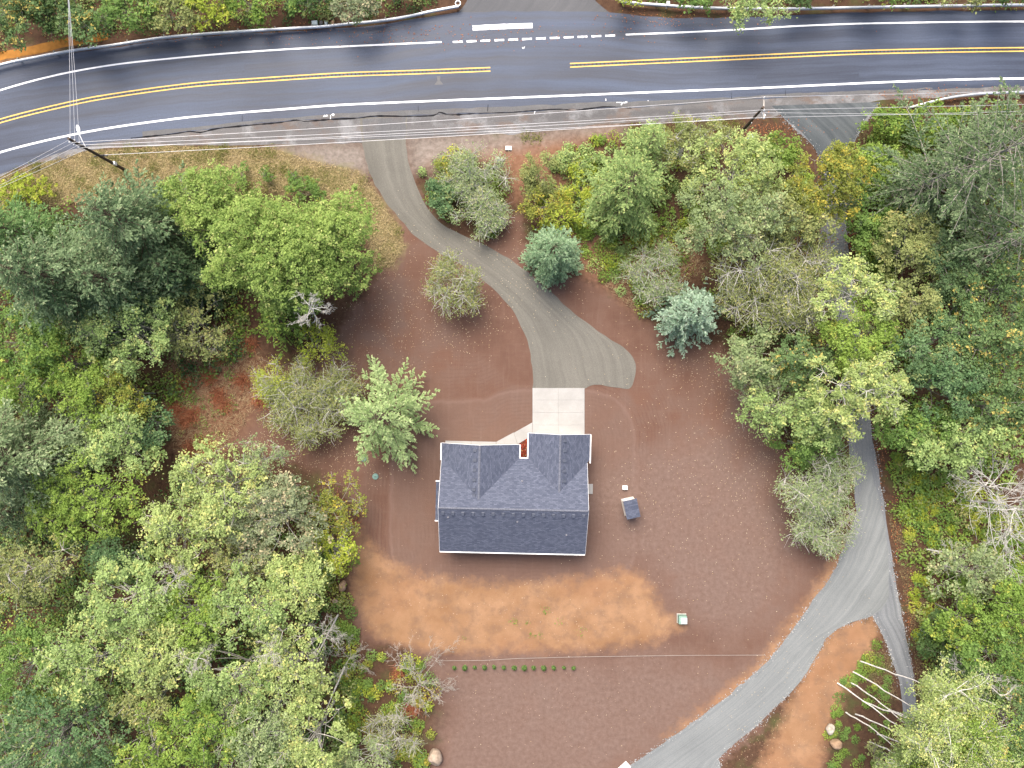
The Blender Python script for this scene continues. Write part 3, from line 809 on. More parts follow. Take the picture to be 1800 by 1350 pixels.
# concrete driveway panels and front walk
drive = tag(empty('concrete_driveway', (*W(982, 724), 0)), kind='structure')
def slab(name, pts, z1, mat, parent, bevel=.012):
    o = MB().prism([(p[0] - parent.location.x, p[1] - parent.location.y) for p in pts], .0, z1).build(name, mat, parent, bevel)
    return o
def pan(px0, px1, py0, py1, lean=0):
    g = .06
    return Wp([(px0 + g, py1 - g), (px1 - g, py1 - g), (px1 - g, py0 + g), (px0 + g, py0 + g)])
ys = [682, 703, 725, 747, 790]
for i in range(4):
    for (p0, p1) in ((936.0, 981.5), (981.5, 1027.5)):
        slab('concrete_panel', pan(p0, p1, ys[i], ys[i + 1]), .09, M['concrete'], drive)
walk = tag(empty('front_walk', (*W(880, 780), 0)), kind='structure')
slab('concrete_panel', Wp([(783,774.6),(828,775.6),(828,800),(783,800)]), .10, M['concrete'], walk)
slab('concrete_panel', Wp([(828.4,775.6),(872,776.6),(872,800),(828.4,800)]), .10, M['concrete'], walk)
slab('concrete_panel', Wp([(872.4,776.6),(903,760),(909.5,781),(909.5,800),(872.4,800)]), .10, M['concrete'], walk)
slab('concrete_panel', Wp([(903.4,760.7),(935.7,742.5),(935.7,765),(909.9,781)]), .10, M['concrete'], walk)
# red lava rock in the entry recess
lp = sample_poly(Wp([(905,786),(930,768),(930,815),(905,815)]), 900)
nn = len(lp); O = np.array([(1,0,0),(-1,0,0),(0,1,0),(0,-1,0),(0,0,.9),(0,0,-.4)], float)
ss = rng.uniform(.04, .09, n := nn)
Vv = (O[None] * ss[:, None, None] * rng.uniform(.6, 1.2, (n, 1, 3)) + np.c_[lp, np.full(n, .07) + rng.uniform(0, .05, n)][:, None]).reshape(-1, 3)
Fv = (np.array([(0,2,4),(2,1,4),(1,3,4),(3,0,4)])[None] + 6 * np.arange(n)[:, None, None]).reshape(-1, 3)
uu = rng.random((n, 1)); cc = np.array((.13, .022, .014)) * (1 - uu) + np.array((.30, .065, .035)) * uu
cc[rng.random(n) < .06] = (.45, .35, .15)
tag(link('lava_rock_bed', np_mesh('lava_rock_bed', Vv, Fv, np.repeat(cc, 6, 0)), M['lava']), 'bed of red lava rock in the entry recess between the house wings', 'rock bed', kind='stuff')

# ------------------------------------------------------------------ small structures in the yard
cx, cy = W(1109, 893, 1.4)
shed = tag(empty('pump_shed', (cx, cy, 0), R(13)), 'small cream pump shed with slate grey roof right of the house', 'shed')
MB().box((0, 0, .9), (1.25, 1.7, 1.8)).build('wall', M['cream'], shed)
mb = MB(); V = [(-.72, -1.0, 1.82), (.72, -1.0, 1.82), (.72, .98, 2.05), (-.72, .98, 2.05)]
mb.add(V + [(x, y, z + .07) for x, y, z in V], [(3, 2, 1, 0), (4, 5, 6, 7), (0, 1, 5, 4), (1, 2, 6, 5), (2, 3, 7, 6), (3, 0, 4, 7)])
o = mb.build('roof', M['shingle'], shed); l = o.data.uv_layers.new(name='UVMap')
for lp_ in o.data.loops: v = o.data.vertices[lp_.vertex_index].co; l.data[lp_.index].uv = (v.x, v.y)
MB().box((-.3, .855, .85), (.62, .03, 1.55)).build('door', M['white_paint'], shed)
MB().box((0, -.0, .06), (1.35, 1.8, .12)).build('footing', M['conc_grey'], shed)
x, y = W(1099, 857.5, .5)
wb = tag(empty('well_cap', (x, y, 0)), 'small white well box on bare soil beside the pump shed', 'utility box')
MB().box((0, 0, .2), (.50, .38, .40)).build('body', M['plastic_white'], wb, .03)
MB().box((0, 0, .42), (.54, .42, .05)).build('lid', M['plastic_white'], wb, .02)
x, y = W(1200, 1089.5, .6)
gb = tag(empty('utility_pedestal', (x, y, 0)), 'green utility pedestal with pale lid at the edge of the orange clay', 'utility box')
MB().box((0, 0, .38), (.86, .86, .76)).build('body', M['box_green'], gb, .03)
MB().box((.10, -.06, .80), (.66, .64, .08)).build('lid', M['lid_pale'], gb, .02)
MB().box((0, 0, .04), (1.0, 1.0, .09)).build('pad', M['conc_grey'], gb)
for (px, py, lab) in ((639, 806, 'green round septic lid nearest the pale star shaped fir'), (660, 837.5, 'green round septic lid nearest the house, under the fir branch tip')):
    x, y = W(px, py)
    e = tag(empty('septic_lid', (x, y, 0)), lab, 'lid', 'septic lids in the yard')
    MB().lathe([(.33, 0), (.33, .09), (.31, .12), (0.02, .14)], sides=24).build('cover', M['lid_green'], e)
    MB().box((0, 0, .15), (.22, .05, .04)).build('handle', M['steel_dark'], e)
x, y = W(894, 259.5, .3)
e = tag(empty('meter_cover', (x, y, 0)), 'flat white rectangular cover on reddish soil by the road shoulder', 'utility box')
MB().box((0, 0, .10), (.66, .42, .20)).build('body', M['plastic_white'], e, .02)
MB().box((0, 0, .215), (.56, .34, .02)).build('lid', M['plastic_white'], e)
x, y = W(877, 279.5, .5)
e = tag(empty('meter_box', (x, y, 0)), 'pale grey domed utility box among shrubs below the white cover', 'utility box')
mb = MB(); mb.tube([(-.30, 0, .28), (.30, 0, .28)], .25, 16); mb.box((0, 0, .14), (.60, .46, .28)); mb.build('body', M['grey_box'], e)
MB().box((0, 0, .03), (.75, .6, .06)).build('pad', M['conc_grey'], e)
x, y = W(1320, 241, .6)
e = tag(empty('junction_box', (x, y, 0)), 'grey junction box at the foot of the right utility pole', 'utility box')
MB().box((0, 0, .35), (.62, .5, .70)).build('body', M['conc_grey'], e, .03)
MB().box((0, 0, .72), (.68, .56, .05)).build('lid', M['lid_pale'], e)
# white post marker on right guardrail, concrete pieces behind left guardrail
x, y = W(1174.5, 6.5, 1.0)
e = tag(empty('marker_post', (x, y, 0)), 'white marker post standing behind the top right guardrail', 'post')
MB().box((0, 0, .5), (.09, .09, 1.0)).build('post', M['plastic_white'], e)
MB().box((0, 0, 1.05), (.34, .46, .12)).build('cap', M['plastic_white'], e, .02)
for i, (px, w_, m_, nm) in enumerate(((553, .60, 'lid_pale', 'pale metal block'), (564.5, .32, 'steel_dark', 'dark steel block'), (573, .28, 'grey_box', 'grey steel block'), (585, .28, 'rock_tan', 'tan wooden block'))):
    x, y = W(px, 40.5, .3)
    tag(MB().box((0, 0, .18), (w_, .46, .36), R(3)).box((0, -.1, .38), (w_ * .8, .2, .05), R(3)).build('rail_block', M[m_]), nm + ' lying behind the top left guardrail', 'block', 'blocks behind the guardrail').location = (x, y, 0)
# white board at the bottom edge
x, y = W(1097, 1346, .1)
tag(MB().box((0, 0, .06), (1.25, .8, .05), R(42)).box((0, 0, .025), (1.0, .5, .05), R(42)).build('white_board', M['plastic_white']), 'white board lying at the end of the gravel branch, bottom edge', 'board').location = (x, y - .25, 0)
# string line over the seedling row
mb = MB()
sp = [W(770, 1161.5, .3), W(850, 1161, .3), W(910, 1157.5, .3), W(1000, 1155, .3), W(1100, 1153.5, .3), W(1200, 1152, .3), W(1345, 1151.5, .3)]
mb.tube([(x, y, .3) for x, y in sp], .014, 5)
e = tag(empty('string_line', (sp[0][0], sp[0][1], 0)), 'thin white string line stretched across the soil above the seedling row', 'string')
o = mb.build('string', M['string'], e); o.location = (-sp[0][0], -sp[0][1], 0)
for q in (sp[0], sp[3], sp[-1]):
    MB().tube([(q[0] - sp[0][0], q[1] - sp[0][1], 0), (q[0] - sp[0][0], q[1] - sp[0][1], .42)], .02, 6).build('stake', M['arm_wood'], e)
# boulders
def boulder(px, py, sx, sy, sz, mat, label, seed):
    import bmesh
    g = np.random.default_rng(seed); bm = bmesh.new(); bmesh.ops.create_icosphere(bm, subdivisions=3, radius=1.0)
    dirs = g.normal(0, 1, (9, 3)); dirs /= np.linalg.norm(dirs, axis=1)[:, None]; off = g.uniform(.68, .95, 9)
    for v in bm.verts:
        c = np.array(v.co)
        for d_, o_ in zip(dirs, off):
            q = c @ d_ - o_
            if q > 0: c = c - d_ * q * .85
        c = c + .03 * np.sin(c[[1, 2, 0]] * 7 + seed)
        v.co = (c[0] * sx, c[1] * sy, (c[2] + .55) * sz)
    me = bpy.data.meshes.new('boulder'); bm.to_mesh(me); bm.free()
    for p_ in me.polygons: p_.use_smooth = True
    o = tag(link('boulder', me, M[mat]), label, 'boulder', 'boulders at the yard edge')
    x, y = W(px, py, sz * .8); o.location = (x, y, 0); o.rotation_euler[2] = g.uniform(-.5, .5)
boulder(602, 1031, .44, .62, .5, 'rock_tan', 'tan boulder between green shrubs and the orange clay', 3)
boulder(589, 1058, .35, .3, .3, 'rock_brown', 'small half hidden brown boulder in the shrubs left of the clay', 8)
boulder(764, 1333, .78, .95, .8, 'rock_brown', 'large brown boulder at the bottom edge beside the shrubs', 5)
boulder(1460, 1283, .48, .62, .5, 'rock_pale', 'pale boulder on the green strip by the birches', 12)
boulder(1470.5, 1309, .66, .56, .5, 'rock_tan', 'round tan boulder just below the pale boulder', 17)

# ------------------------------------------------------------------ guardrails
def guardrail(pts, label, curl_start=False, curl_end=False, start_low=False):
    zt = .72
    C = catmull(Wp(pts, zt * .8), .25)
    s = np.r_[0, np.cumsum(np.linalg.norm(np.diff(C, axis=0), axis=1))]
    root = tag(empty('guardrail', (C[0, 0], C[0, 1], 0)), label, 'guardrail', 'roadside guardrails')
    o0 = np.array([C[0, 0], C[0, 1]])
    L = s[-1]; n = max(1, round(L / 3.81)); seg = L / n
    prof = [(0, -.155), (.09, -.125), (.09, -.06), (.0, -.025), (0, .025), (.09, .06), (.09, .125), (0, .155)]
    prof2 = [(p - .10, q) for p, q in prof[::-1]]
    loop = [(p, q) for p, q in prof] + [(-.10, .155), (-.10, -.155)]
    for i in range(n):
        q = np.linspace(i * seg, (i + 1) * seg + (.12 if i < n - 1 else 0), 6)
        P = np.c_[np.interp(q, s, C[:, 0]), np.interp(q, s, C[:, 1])] - o0
        T = np.gradient(P, axis=0); T /= np.linalg.norm(T, axis=1)[:, None]; Nn = np.c_[T[:, 1], -T[:, 0]]
        V = []; m = len(loop)
        for j in range(6):
            drop = 0
            if start_low and i == 0: drop = -.55 * (1 - j / 5)
            for (u, v) in loop:
                V.append((P[j, 0] + Nn[j, 0] * u, P[j, 1] + Nn[j, 1] * u, zt - .16 + v + drop + (.004 if i % 2 else 0)))
        Fc = [(j * m + k, j * m + (k + 1) % m, (j + 1) * m + (k + 1) % m, (j + 1) * m + k) for j in range(5) for k in range(m)]
        Fc += [tuple(range(m)), tuple(5 * m + k for k in range(m))[::-1]]
        MB().add(V, Fc).build('rail_panel', M['galv'], root)
        if start_low and i == 0: continue
        a = math.atan2(T[0, 1], T[0, 0])
        px_, py_ = P[0] - Nn[0] * .24
        MB().box((px_, py_, .34), (.12, .16, .70), a).box((px_ + Nn[0, 0] * .1, py_ + Nn[0, 1] * .1, .56), (.12, .14, .34), a).build('post', M['bark_grey'], root)
    for end, flag in ((0, curl_start), (-1, curl_end)):
        if not flag: continue
        P = C[end] - o0; D = (C[end] - C[end - 1 if end else 1]) ; D = D / np.linalg.norm(D); Nn = np.array([-D[1], D[0]]) * flag
        mb = MB(); V = []; m = 18
        for k in range(m):
            a = -math.pi / 2 + k * 1.75 * math.pi / (m - 1)
            c = P + Nn * .30 + (D * math.cos(a) + Nn * math.sin(a)) * .30
            c2 = P + Nn * .30 + (D * math.cos(a) + Nn * math.sin(a)) * .24
            V += [(c[0], c[1], zt - .31), (c[0], c[1], zt), (c2[0], c2[1], zt), (c2[0], c2[1], zt - .31)]
        Fc = [(k * 4 + j, k * 4 + (j + 1) % 4, (k + 1) * 4 + (j + 1) % 4, (k + 1) * 4 + j) for k in range(m - 1) for j in range(4)] + [(0, 1, 2, 3), tuple(len(V) - 4 + j for j in range(4))]
        mb.add(V, Fc).build('end_curl', M['galv'], root)
    return root
guardrail([(-330,250),(-150,168),(-60,133),(7,112.8),(60,101.7),(117,91),(156,85),(200,79.5),(300,65),(433,55),(500,51),(567,47),(610,42.5),(660,38),(710,30.5),(760,20),(806,11.5)], 'galvanised guardrail along the top left road edge ending in a curl', curl_end=1)
guardrail([(1092,3),(1120,6),(1160,9),(1200,12),(1276,15),(1380,15.6),(1440,15),(1533,13),(1680,10.5),(1800,9),(2000,10),(2150,14)], 'galvanised guardrail along the top right road edge', curl_start=-1)
guardrail([(1604,186),(1652,175),(1712,166),(1760,163.5),(1800,162),(1900,160),(2050,162)], 'short guardrail below the road at the right edge with a rusty buried end', start_low=True)

# ------------------------------------------------------------------ utility poles and wires
bx, by = W(218.5, 298)
pole1 = tag(empty('utility_pole', (bx, by, 0)), 'tall dark wooden utility pole with street lamp left of the driveway', 'utility pole', 'utility poles')
MB().tube([(0, 0, 0), (0, 0, 5), (0, 0, 10.1)], [.17, .145, .115], 12).build('pole', M['pole_wood'], pole1)
for z in (9.85, 9.1, 8.35):
    for dx, dy in ((-.05, -.30), (.02, .22)):
        mb = MB().tube([(dx * .4, dy * .4, z), (dx, dy, z)], .03, 8)
        for k in range(3): mb.tube([(dx * (.62 + .16 * k), dy * (.62 + .16 * k), z), (dx * (.7 + .16 * k), dy * (.7 + .16 * k), z)], .085, 10)
        mb.build('insulator', M['porcelain'], pole1)
MB().tube([(0, .1, 7.2), (-.15, .6, 7.55), (-.35, 1.2, 7.7), (-.42, 1.45, 7.7)], .04, 8).build('lamp_arm', M['plastic_white'], pole1)
mb = MB(); V = []
for (u, w_, h) in ((0, .08, .06), (.2, .18, .1), (.5, .19, .11), (.72, .1, .06)):
    for k in range(8):
        a = k * math.pi / 4; V.append((-.40 - .2 * u + math.cos(a) * w_, 1.35 + u, 7.70 + math.sin(a) * h))
mb.add(V, [(i * 8 + k, i * 8 + (k + 1) % 8, (i + 1) * 8 + (k + 1) % 8, (i + 1) * 8 + k) for i in range(3) for k in range(8)] + [tuple(range(8))[::-1], tuple(range(24, 32))])
mb.build('lamp_head', M['plastic_white'], pole1)
MB().box((.16, 0, 2.2), (.22, .34, .5)).build('meter', M['plastic_white'], pole1, .03)
MB().tube([(-.55, -.12, 4.85), (-.1, .0, 4.9), (.55, .08, 4.9)], .05, 8).tube([(.3, .05, 4.75), (.75, .05, 4.7)], .08, 8).build('cable_bracket', M['steel_dark'], pole1)
cx2, cy2 = W(1296, 239)
pole2 = tag(empty('utility_pole', (cx2, cy2, 0)), 'shorter dark utility pole with pale crossarm near the right lane', 'utility pole', 'utility poles')
MB().tube([(0, 0, 0), (0, 0, 4), (0, 0, 8.3)], [.165, .14, .115], 12).build('pole', M['pole_wood'], pole2)
MB().box((.13, 0, 8.0), (.11, 2.1, .13)).build('crossarm', M['arm_wood'], pole2)
for y in (-.98, -.25, .98):
    MB().lathe([(.03, 0), (.03, .08), (.09, .10), (.05, .15), (.08, .18), (.03, .24)], (.13, y, 8.06), 10).build('insulator', M['porcelain'], pole2)
MB().tube([(.3, -.55, 7.25), (.3, -.55, 7.75)], .12, 12).tube([(0, 0, 7.5), (.3, -.55, 7.5)], .03, 6).build('fuse_cutout', M['porcelain'], pole2)
MB().tube([(.19, -.06, .1), (.19, -.06, 4.2)], .045, 8).build('conduit', M['galv'], pole2)
def wire(p, q, sag, r, mat, label, grp):
    n = 22; P = []
    for i in range(n + 1):
        t = i / n
        P.append((p[0] + (q[0] - p[0]) * t - p[0], p[1] + (q[1] - p[1]) * t - p[1], p[2] + (q[2] - p[2]) * t - 4 * sag * t * (1 - t) - p[2]))
    o = MB().tube(P, r, 5).build('power_wire', mat, None)
    o.location = p
    tag(o, label, 'wire', grp)
def P3(px, py, z): return (*W(px, py, z), z)
p1 = lambda z, dx=0, dy=0: (bx + dx, by + dy, z)
p2 = lambda z, dx=0, dy=0: (cx2 + dx, cy2 + dy, z)
g1 = 'overhead wires between the two poles'
wr_ = .017
wire(p1(9.85, -.05, -.3), p2(8.32, .13, .98), .6, wr_, M['wire'], 'northernmost overhead wire between the two utility poles', g1)
wire(p1(9.1, -.05, -.3), p2(8.32, .13, -.25), .6, wr_, M['wire'], 'second overhead wire from the road between the two poles', g1)
wire(p1(8.35, -.05, -.3), p2(8.32, .13, -.98), .6, wr_, M['wire'], 'third overhead wire from the road between the two poles', g1)
wire(p1(7.1), p2(6.9), .5, wr_, M['wire'], 'fourth overhead wire from the road between the two poles', g1)
wire(p1(4.9, .3, .05), p2(5.6), .4, .02, M['wire'], 'lowest thin communication cable between the two poles', g1)
g2 = 'overhead wires leaving the left pole to the left edge'
for z, yy, lab in ((9.85, 307, 'uppermost'), (9.1, 311.5, 'second highest'), (8.35, 322.5, 'third highest'), (7.1, 327, 'lowest')):
    p = np.array(p1(z)); q = np.array(P3(0, yy, z)); e_ = p + (q - p) * 2.6
    wire(tuple(p), tuple(e_), .3, wr_, M['wire'], lab + ' overhead wire running from the left pole off the left edge', g2)
g3 = 'overhead wires crossing the road'
for z, x50, lab in ((9.85, 119.0, 'left one'), (9.1, 121.5, 'middle one'), (8.35, 123.5, 'right one')):
    p = np.array(p1(z, .02, .22)); q = np.array(P3(x50, 50, z + .3)); e_ = p + (q - p) * 1.9
    wire(tuple(p), tuple(e_), .2, wr_, M['wire'], lab + ' of the three wires crossing the road from the left pole', g3)
g4 = 'overhead wires leaving the right pole to the right edge'
for (a, px, py, z, lab) in ((p2(8.32, .13, .98), 1800, 158.5, 8.3, 'northernmost'), (p2(8.32, .13, -.25), 1767, 183, 8.3, 'second'), (p2(8.32, .13, -.98), 1700, 197, 8.3, 'third'), (p2(6.9), 1720, 200, 6.9, 'southernmost')):
    p = np.array(a); q = np.array(P3(px, py, z)); e_ = p + (q - p) * 1.9
    wire(tuple(p), tuple(e_), .2, wr_, M['wire'], lab + ' overhead wire running from the right pole off the right edge', g4)
# ------------------------------------------------------------------ vegetation
PAL = {   # two leaf colours, accent colour, share of accent clumps
    'lime': ((0.146, 0.241, 0.038), (0.325, 0.437, 0.095), (0.381, 0.426, 0.090), .08),
    'cedar': ((.120, .210, .042), (.380, .490, .135), (.46, .51, .18), .10),
    'light': ((0.172, 0.263, 0.081), (0.401, 0.515, 0.195), (0.503, 0.549, 0.195), .16),
    'pale':   ((0.232, 0.313, 0.097), (0.475, 0.562, 0.216), (0.583, 0.594, 0.216), .20),
    'mid': ((0.087, 0.174, 0.037), (0.236, 0.354, 0.093), (0.323, 0.373, 0.075), .10),
    'bright': ((.115, .200, .030), (.265, .385, .085), (.38, .42, .08), .14),
    'dark': ((0.043, 0.090, 0.029), (0.129, 0.202, 0.065), (0.190, 0.235, 0.067), .08),
    'olive': ((0.158, 0.194, 0.063), (0.357, 0.389, 0.147), (0.420, 0.399, 0.147), .12),
    'grey':   ((0.16, 0.226, 0.094), (0.385, 0.462, 0.22), (0.473, 0.473, 0.242), .12),
    'tan':    ((.150, .195, .095), (.330, .370, .210), (.52, .46, .28), .30),
    'yellow': ((.155, .195, .034), (.310, .330, .070), (.48, .41, .07), .24),
    'ylime': ((0.228, 0.307, 0.032), (0.413, 0.477, 0.069), (0.488, 0.498, 0.085), .25),
    'maple': ((0.072, 0.143, 0.046), (0.209, 0.297, 0.116), (0.550, 0.462, 0.132), .16),
    'teal': ((0.067, 0.144, 0.055), (0.190, 0.293, 0.129), (0.299, 0.356, 0.138), .10),
    'fir': ((.064, .120, .050), (.275, .370, .190), (.34, .40, .22), .12),
    'firgrn': ((0.083, 0.177, 0.051), (0.234, 0.361, 0.133), (0.316, 0.380, 0.152), .10),
    'blue': ((.200, .310, .195), (.480, .610, .460), (.54, .63, .50), .10),
    'bluegreen': ((.140, .245, .120), (.350, .475, .285), (.40, .49, .31), .10),
    'star': ((.215, .315, .115), (.500, .610, .290), (.56, .64, .34), .12),
    'dusky': ((0.066, 0.127, 0.051), (0.171, 0.248, 0.110), (0.220, 0.264, 0.132), .1),
    'feather': ((.125, .190, .080), (.370, .455, .245), (.44, .48, .28), .12),
    'hemlock': ((.070, .125, .050), (.250, .335, .165), (.34, .39, .22), .12),
}

def leaf_cards(C, Nn, l, w, g, fold=.12):
    n = len(C)
    Nn = Nn / (np.linalg.norm(Nn, axis=1)[:, None] + 1e-9)
    D = g.normal(0, 1, (n, 3)); D -= (D * Nn).sum(1)[:, None] * Nn; D /= np.linalg.norm(D, axis=1)[:, None] + 1e-9
    return cards_dir(C, Nn, D, l, w, fold)

def cards_dir(C, Nn, D, l, w, fold=.1):
    n = len(C)
    S_ = np.cross(Nn, D)
    l = np.broadcast_to(l, n)[:, None]; w = np.broadcast_to(w, n)[:, None]
    V = np.stack([C - D * l * .5, C + S_ * w * .5 + Nn * l * fold, C + D * l * .5, C - S_ * w * .5 + Nn * l * fold], 1).reshape(-1, 3)
    return V, np.arange(4 * n).reshape(n, 4)

def tubes(P, Rr, sides=3):
    """many tubes at once: P (T,N,3), Rr (T,N)"""
    T_, N_, _ = P.shape
    d = P[:, -1] - P[:, 0]; d /= np.linalg.norm(d, axis=1)[:, None] + 1e-9
    ref = np.where(np.abs(d[:, 2:3]) < .9, np.array([[0, 0, 1.]]), np.array([[1., 0, 0]]))
    a = np.cross(d, ref); a /= np.linalg.norm(a, axis=1)[:, None] + 1e-9; b = np.cross(d, a)
    q = 2 * np.pi * np.arange(sides) / sides
    ring = a[:, None, :] * np.cos(q)[None, :, None] + b[:, None, :] * np.sin(q)[None, :, None]
    V = P[:, :, None, :] + ring[:, None] * Rr[:, :, None, None]
    V = V.reshape(-1, 3)
    base = (np.arange(T_) * N_ * sides)[:, None, None]
    i = np.arange(N_ - 1)[None, :, None]; k = np.arange(sides)[None, None, :]; k2 = (k + 1) % sides
    Fq = np.stack([base + i * sides + k, base + i * sides + k2, base + (i + 1) * sides + k2, base + (i + 1) * sides + k], -1).reshape(-1, 4)
    return V, Fq

def curve_tubes(A, B, bow, r0, r1, g, N_=4):
    """gently bent twigs from A to B"""
    t = np.linspace(0, 1, N_)[None, :, None]
    off = g.normal(0, 1, A.shape) * (np.linalg.norm(B - A, axis=1)[:, None] * bow)
    P = A[:, None] * (1 - t) + B[:, None] * t + off[:, None] * (4 * t * (1 - t)) * .5
    rr = np.broadcast_to(r0, len(A))[:, None] * (1 - t[..., 0]) + np.broadcast_to(r1, len(A))[:, None] * t[..., 0]
    return P, rr

class Wood:
    def __init__(s): s.V = []; s.F = []; s.n = 0
    def add(s, P, rr, sides=3):
        V, Fq = tubes(P, rr, sides); s.V.append(V); s.F.append(Fq + s.n); s.n += len(V)
    def mesh(s, name): return np_mesh(name, np.vstack(s.V), np.vstack(s.F), smooth=True)

def pick_tint(pal, ncl, idx, g, n, big=None):
    c1, c2, c3, p = PAL[pal]
    c1, c2, c3 = map(np.array, (c1, c2, c3))
    u = np.clip(g.beta(1.6, 1.6, ncl), 0, 1)[idx][:, None] * .74 + g.random((n, 1)) * .26
    if big is not None:
        u = np.clip(u * .72 + g.beta(1.3, 1.3, big.max() + 1)[big][:, None] * .42 - .07, 0, 1)
    c = c1 * (1 - u) + c2 * u
    acc = (g.random(ncl) < p)[idx] & (g.random(n) < .65)
    acc |= g.random(n) < p * .07
    c[acc] = c3 * g.uniform(.75, 1.1, (acc.sum(), 1))
    return c * g.uniform(.85, 1.12, (n, 1))

TREES = 0
def finish_tree(name, root, wood, V, Fq, colr, bark, label, cat, group):
    if wood is not None:
        link('trunk', wood.mesh('trunk'), M[bark], root)
    if V is not None:
        link('crown', np_mesh('crown', V, Fq, colr), M['leaf'], root)
    tag(root, label, cat, group)

def broad(px, py, r, h, pal, label, name='broadleaf_tree', dens=1.0, leaf=.205, twig=.5, bark='bark_grey', ry=None, group='trees around the yard', cat='tree', clump=.42, lobes=1.0, flat=1.0, base=None, zvar=.15, reach=.0, skirt=0.0):
    """broadleaf crown: trunk, limbs to lobes, twigs to clumps of single leaf faces"""
    global TREES; TREES += 1
    g = np.random.default_rng(1000 + TREES)
    zc = h * .66
    k = (HC - zc) / F * (1.10 if h > 3 else 1.0)
    rx = r * k; ry_ = (ry or r) * k
    X, Y = W(px, py, zc)
    bx_, by_ = (X, Y) if base is None else W(*base)
    root = empty(name, (bx_, by_, 0))
    cx_, cy_ = X - bx_, Y - by_
    rm = (rx + ry_) / 2
    dep = min(h * .42, rm * .95 * flat)
    K = max(6, int((8 + rm * rm * 1.1) * lobes))
    # lobes over a rough dome
    a = g.uniform(0, 2 * np.pi, K); q = np.sqrt(g.uniform(0, 1, K)) * .90
    lob = np.c_[cx_ + rx * q * np.cos(a), cy_ + ry_ * q * np.sin(a), zc + dep * (np.sqrt(1 - q ** 2) * .9 - .45 + g.normal(0, zvar, K))]
    if skirt:
        ks = int(K * skirt); a = g.uniform(0, 2 * np.pi, ks); q = g.uniform(.45, .85, ks)
        lob = np.vstack([lob, np.c_[cx_ + rx * q * np.cos(a), cy_ + ry_ * q * np.sin(a), g.uniform(h * .12, max(h * .14, zc - .3 * dep), ks)]]); K += ks
    lr = rm * g.uniform(.19, .36, K) * (1 if K > 12 else 1.25)
    lr = np.maximum(lr, .35)
    # clumps on lobe shells
    m = max(5, int(10 * lobes))
    nc = K * m
    li = np.repeat(np.arange(K), m)
    d = g.normal(0, 1, (nc, 3)); d[:, 2] = np.abs(d[:, 2]) * 1.0 - .35; d /= np.linalg.norm(d, axis=1)[:, None]
    cl = lob[li] + d * (lr[li] * g.uniform(.55, 1.12, nc))[:, None] * np.array([1, 1, .8])
    # leaves
    area = math.pi * rx * ry_
    n = int(area * 116 * dens * (.22 / leaf) ** 1.6)
    n = max(n, 150)
    ci = g.integers(0, nc, n)
    cr = clump * g.uniform(.6, 1.3, nc) * min(1.0, .5 + rm / 6)
    off = g.normal(0, .55, (n, 3)) * cr[ci][:, None]; off[:, 2] *= .6
    C = cl[ci] + off
    C[:, 2] = np.maximum(C[:, 2], .15)
    out = d[ci]
    Nn = out * .5 + np.array([0, 0, 1.0]) + g.normal(0, .5, (n, 3))
    ls = leaf * np.clip(g.lognormal(-.05, .32, n), .45, 1.9)
    V, Fq = leaf_cards(C, Nn, ls, ls * g.uniform(.5, .85, n), g)
    colr = np.repeat(pick_tint(pal, nc, ci, g, n, li[ci]), 4, 0)
    # wood
    wd = Wood()
    top = np.array([cx_, cy_, zc + dep * .1])
    tr = max(.05, h * .013)
    tp = np.array([[0, 0, 0], top * .35 + [0, 0, 0], top * .7, top])[None]
    wd.add(tp, np.array([[tr, tr * .85, tr * .6, tr * .3]]), 7)
    st = top[None] * g.uniform(.45, .95, (K, 1))
    P, rr = curve_tubes(st, lob, .12, tr * .38, tr * .12, g, 5); wd.add(P, rr, 4)
    nt = int(nc * twig * .7)
    if nt:
        sel = g.choice(nc, nt, replace=False)
        tip = cl[sel] + d[sel] * (g.uniform(.0, .55, (nt, 1)) + reach * g.random((nt, 1))) * cr[sel][:, None]
        P, rr = curve_tubes(lob[li[sel]], tip, .15, .022 + .012 * (reach > 0), .007 + .008 * (reach > 0), g, 3); wd.add(P, rr, 3)
        # finer side twigs
        ns = nt
        s2 = sel[g.integers(0, nt, ns)]
        A_ = lob[li[s2]] * .4 + cl[s2] * .6
        P, rr = curve_tubes(A_, A_ + g.normal(0, .45, (ns, 3)) + d[s2] * .35, .2, .012, .005, g, 2); wd.add(P, rr, 3)
    finish_tree(name, root, wd, V, Fq, colr, bark, label, cat, group)
    return root

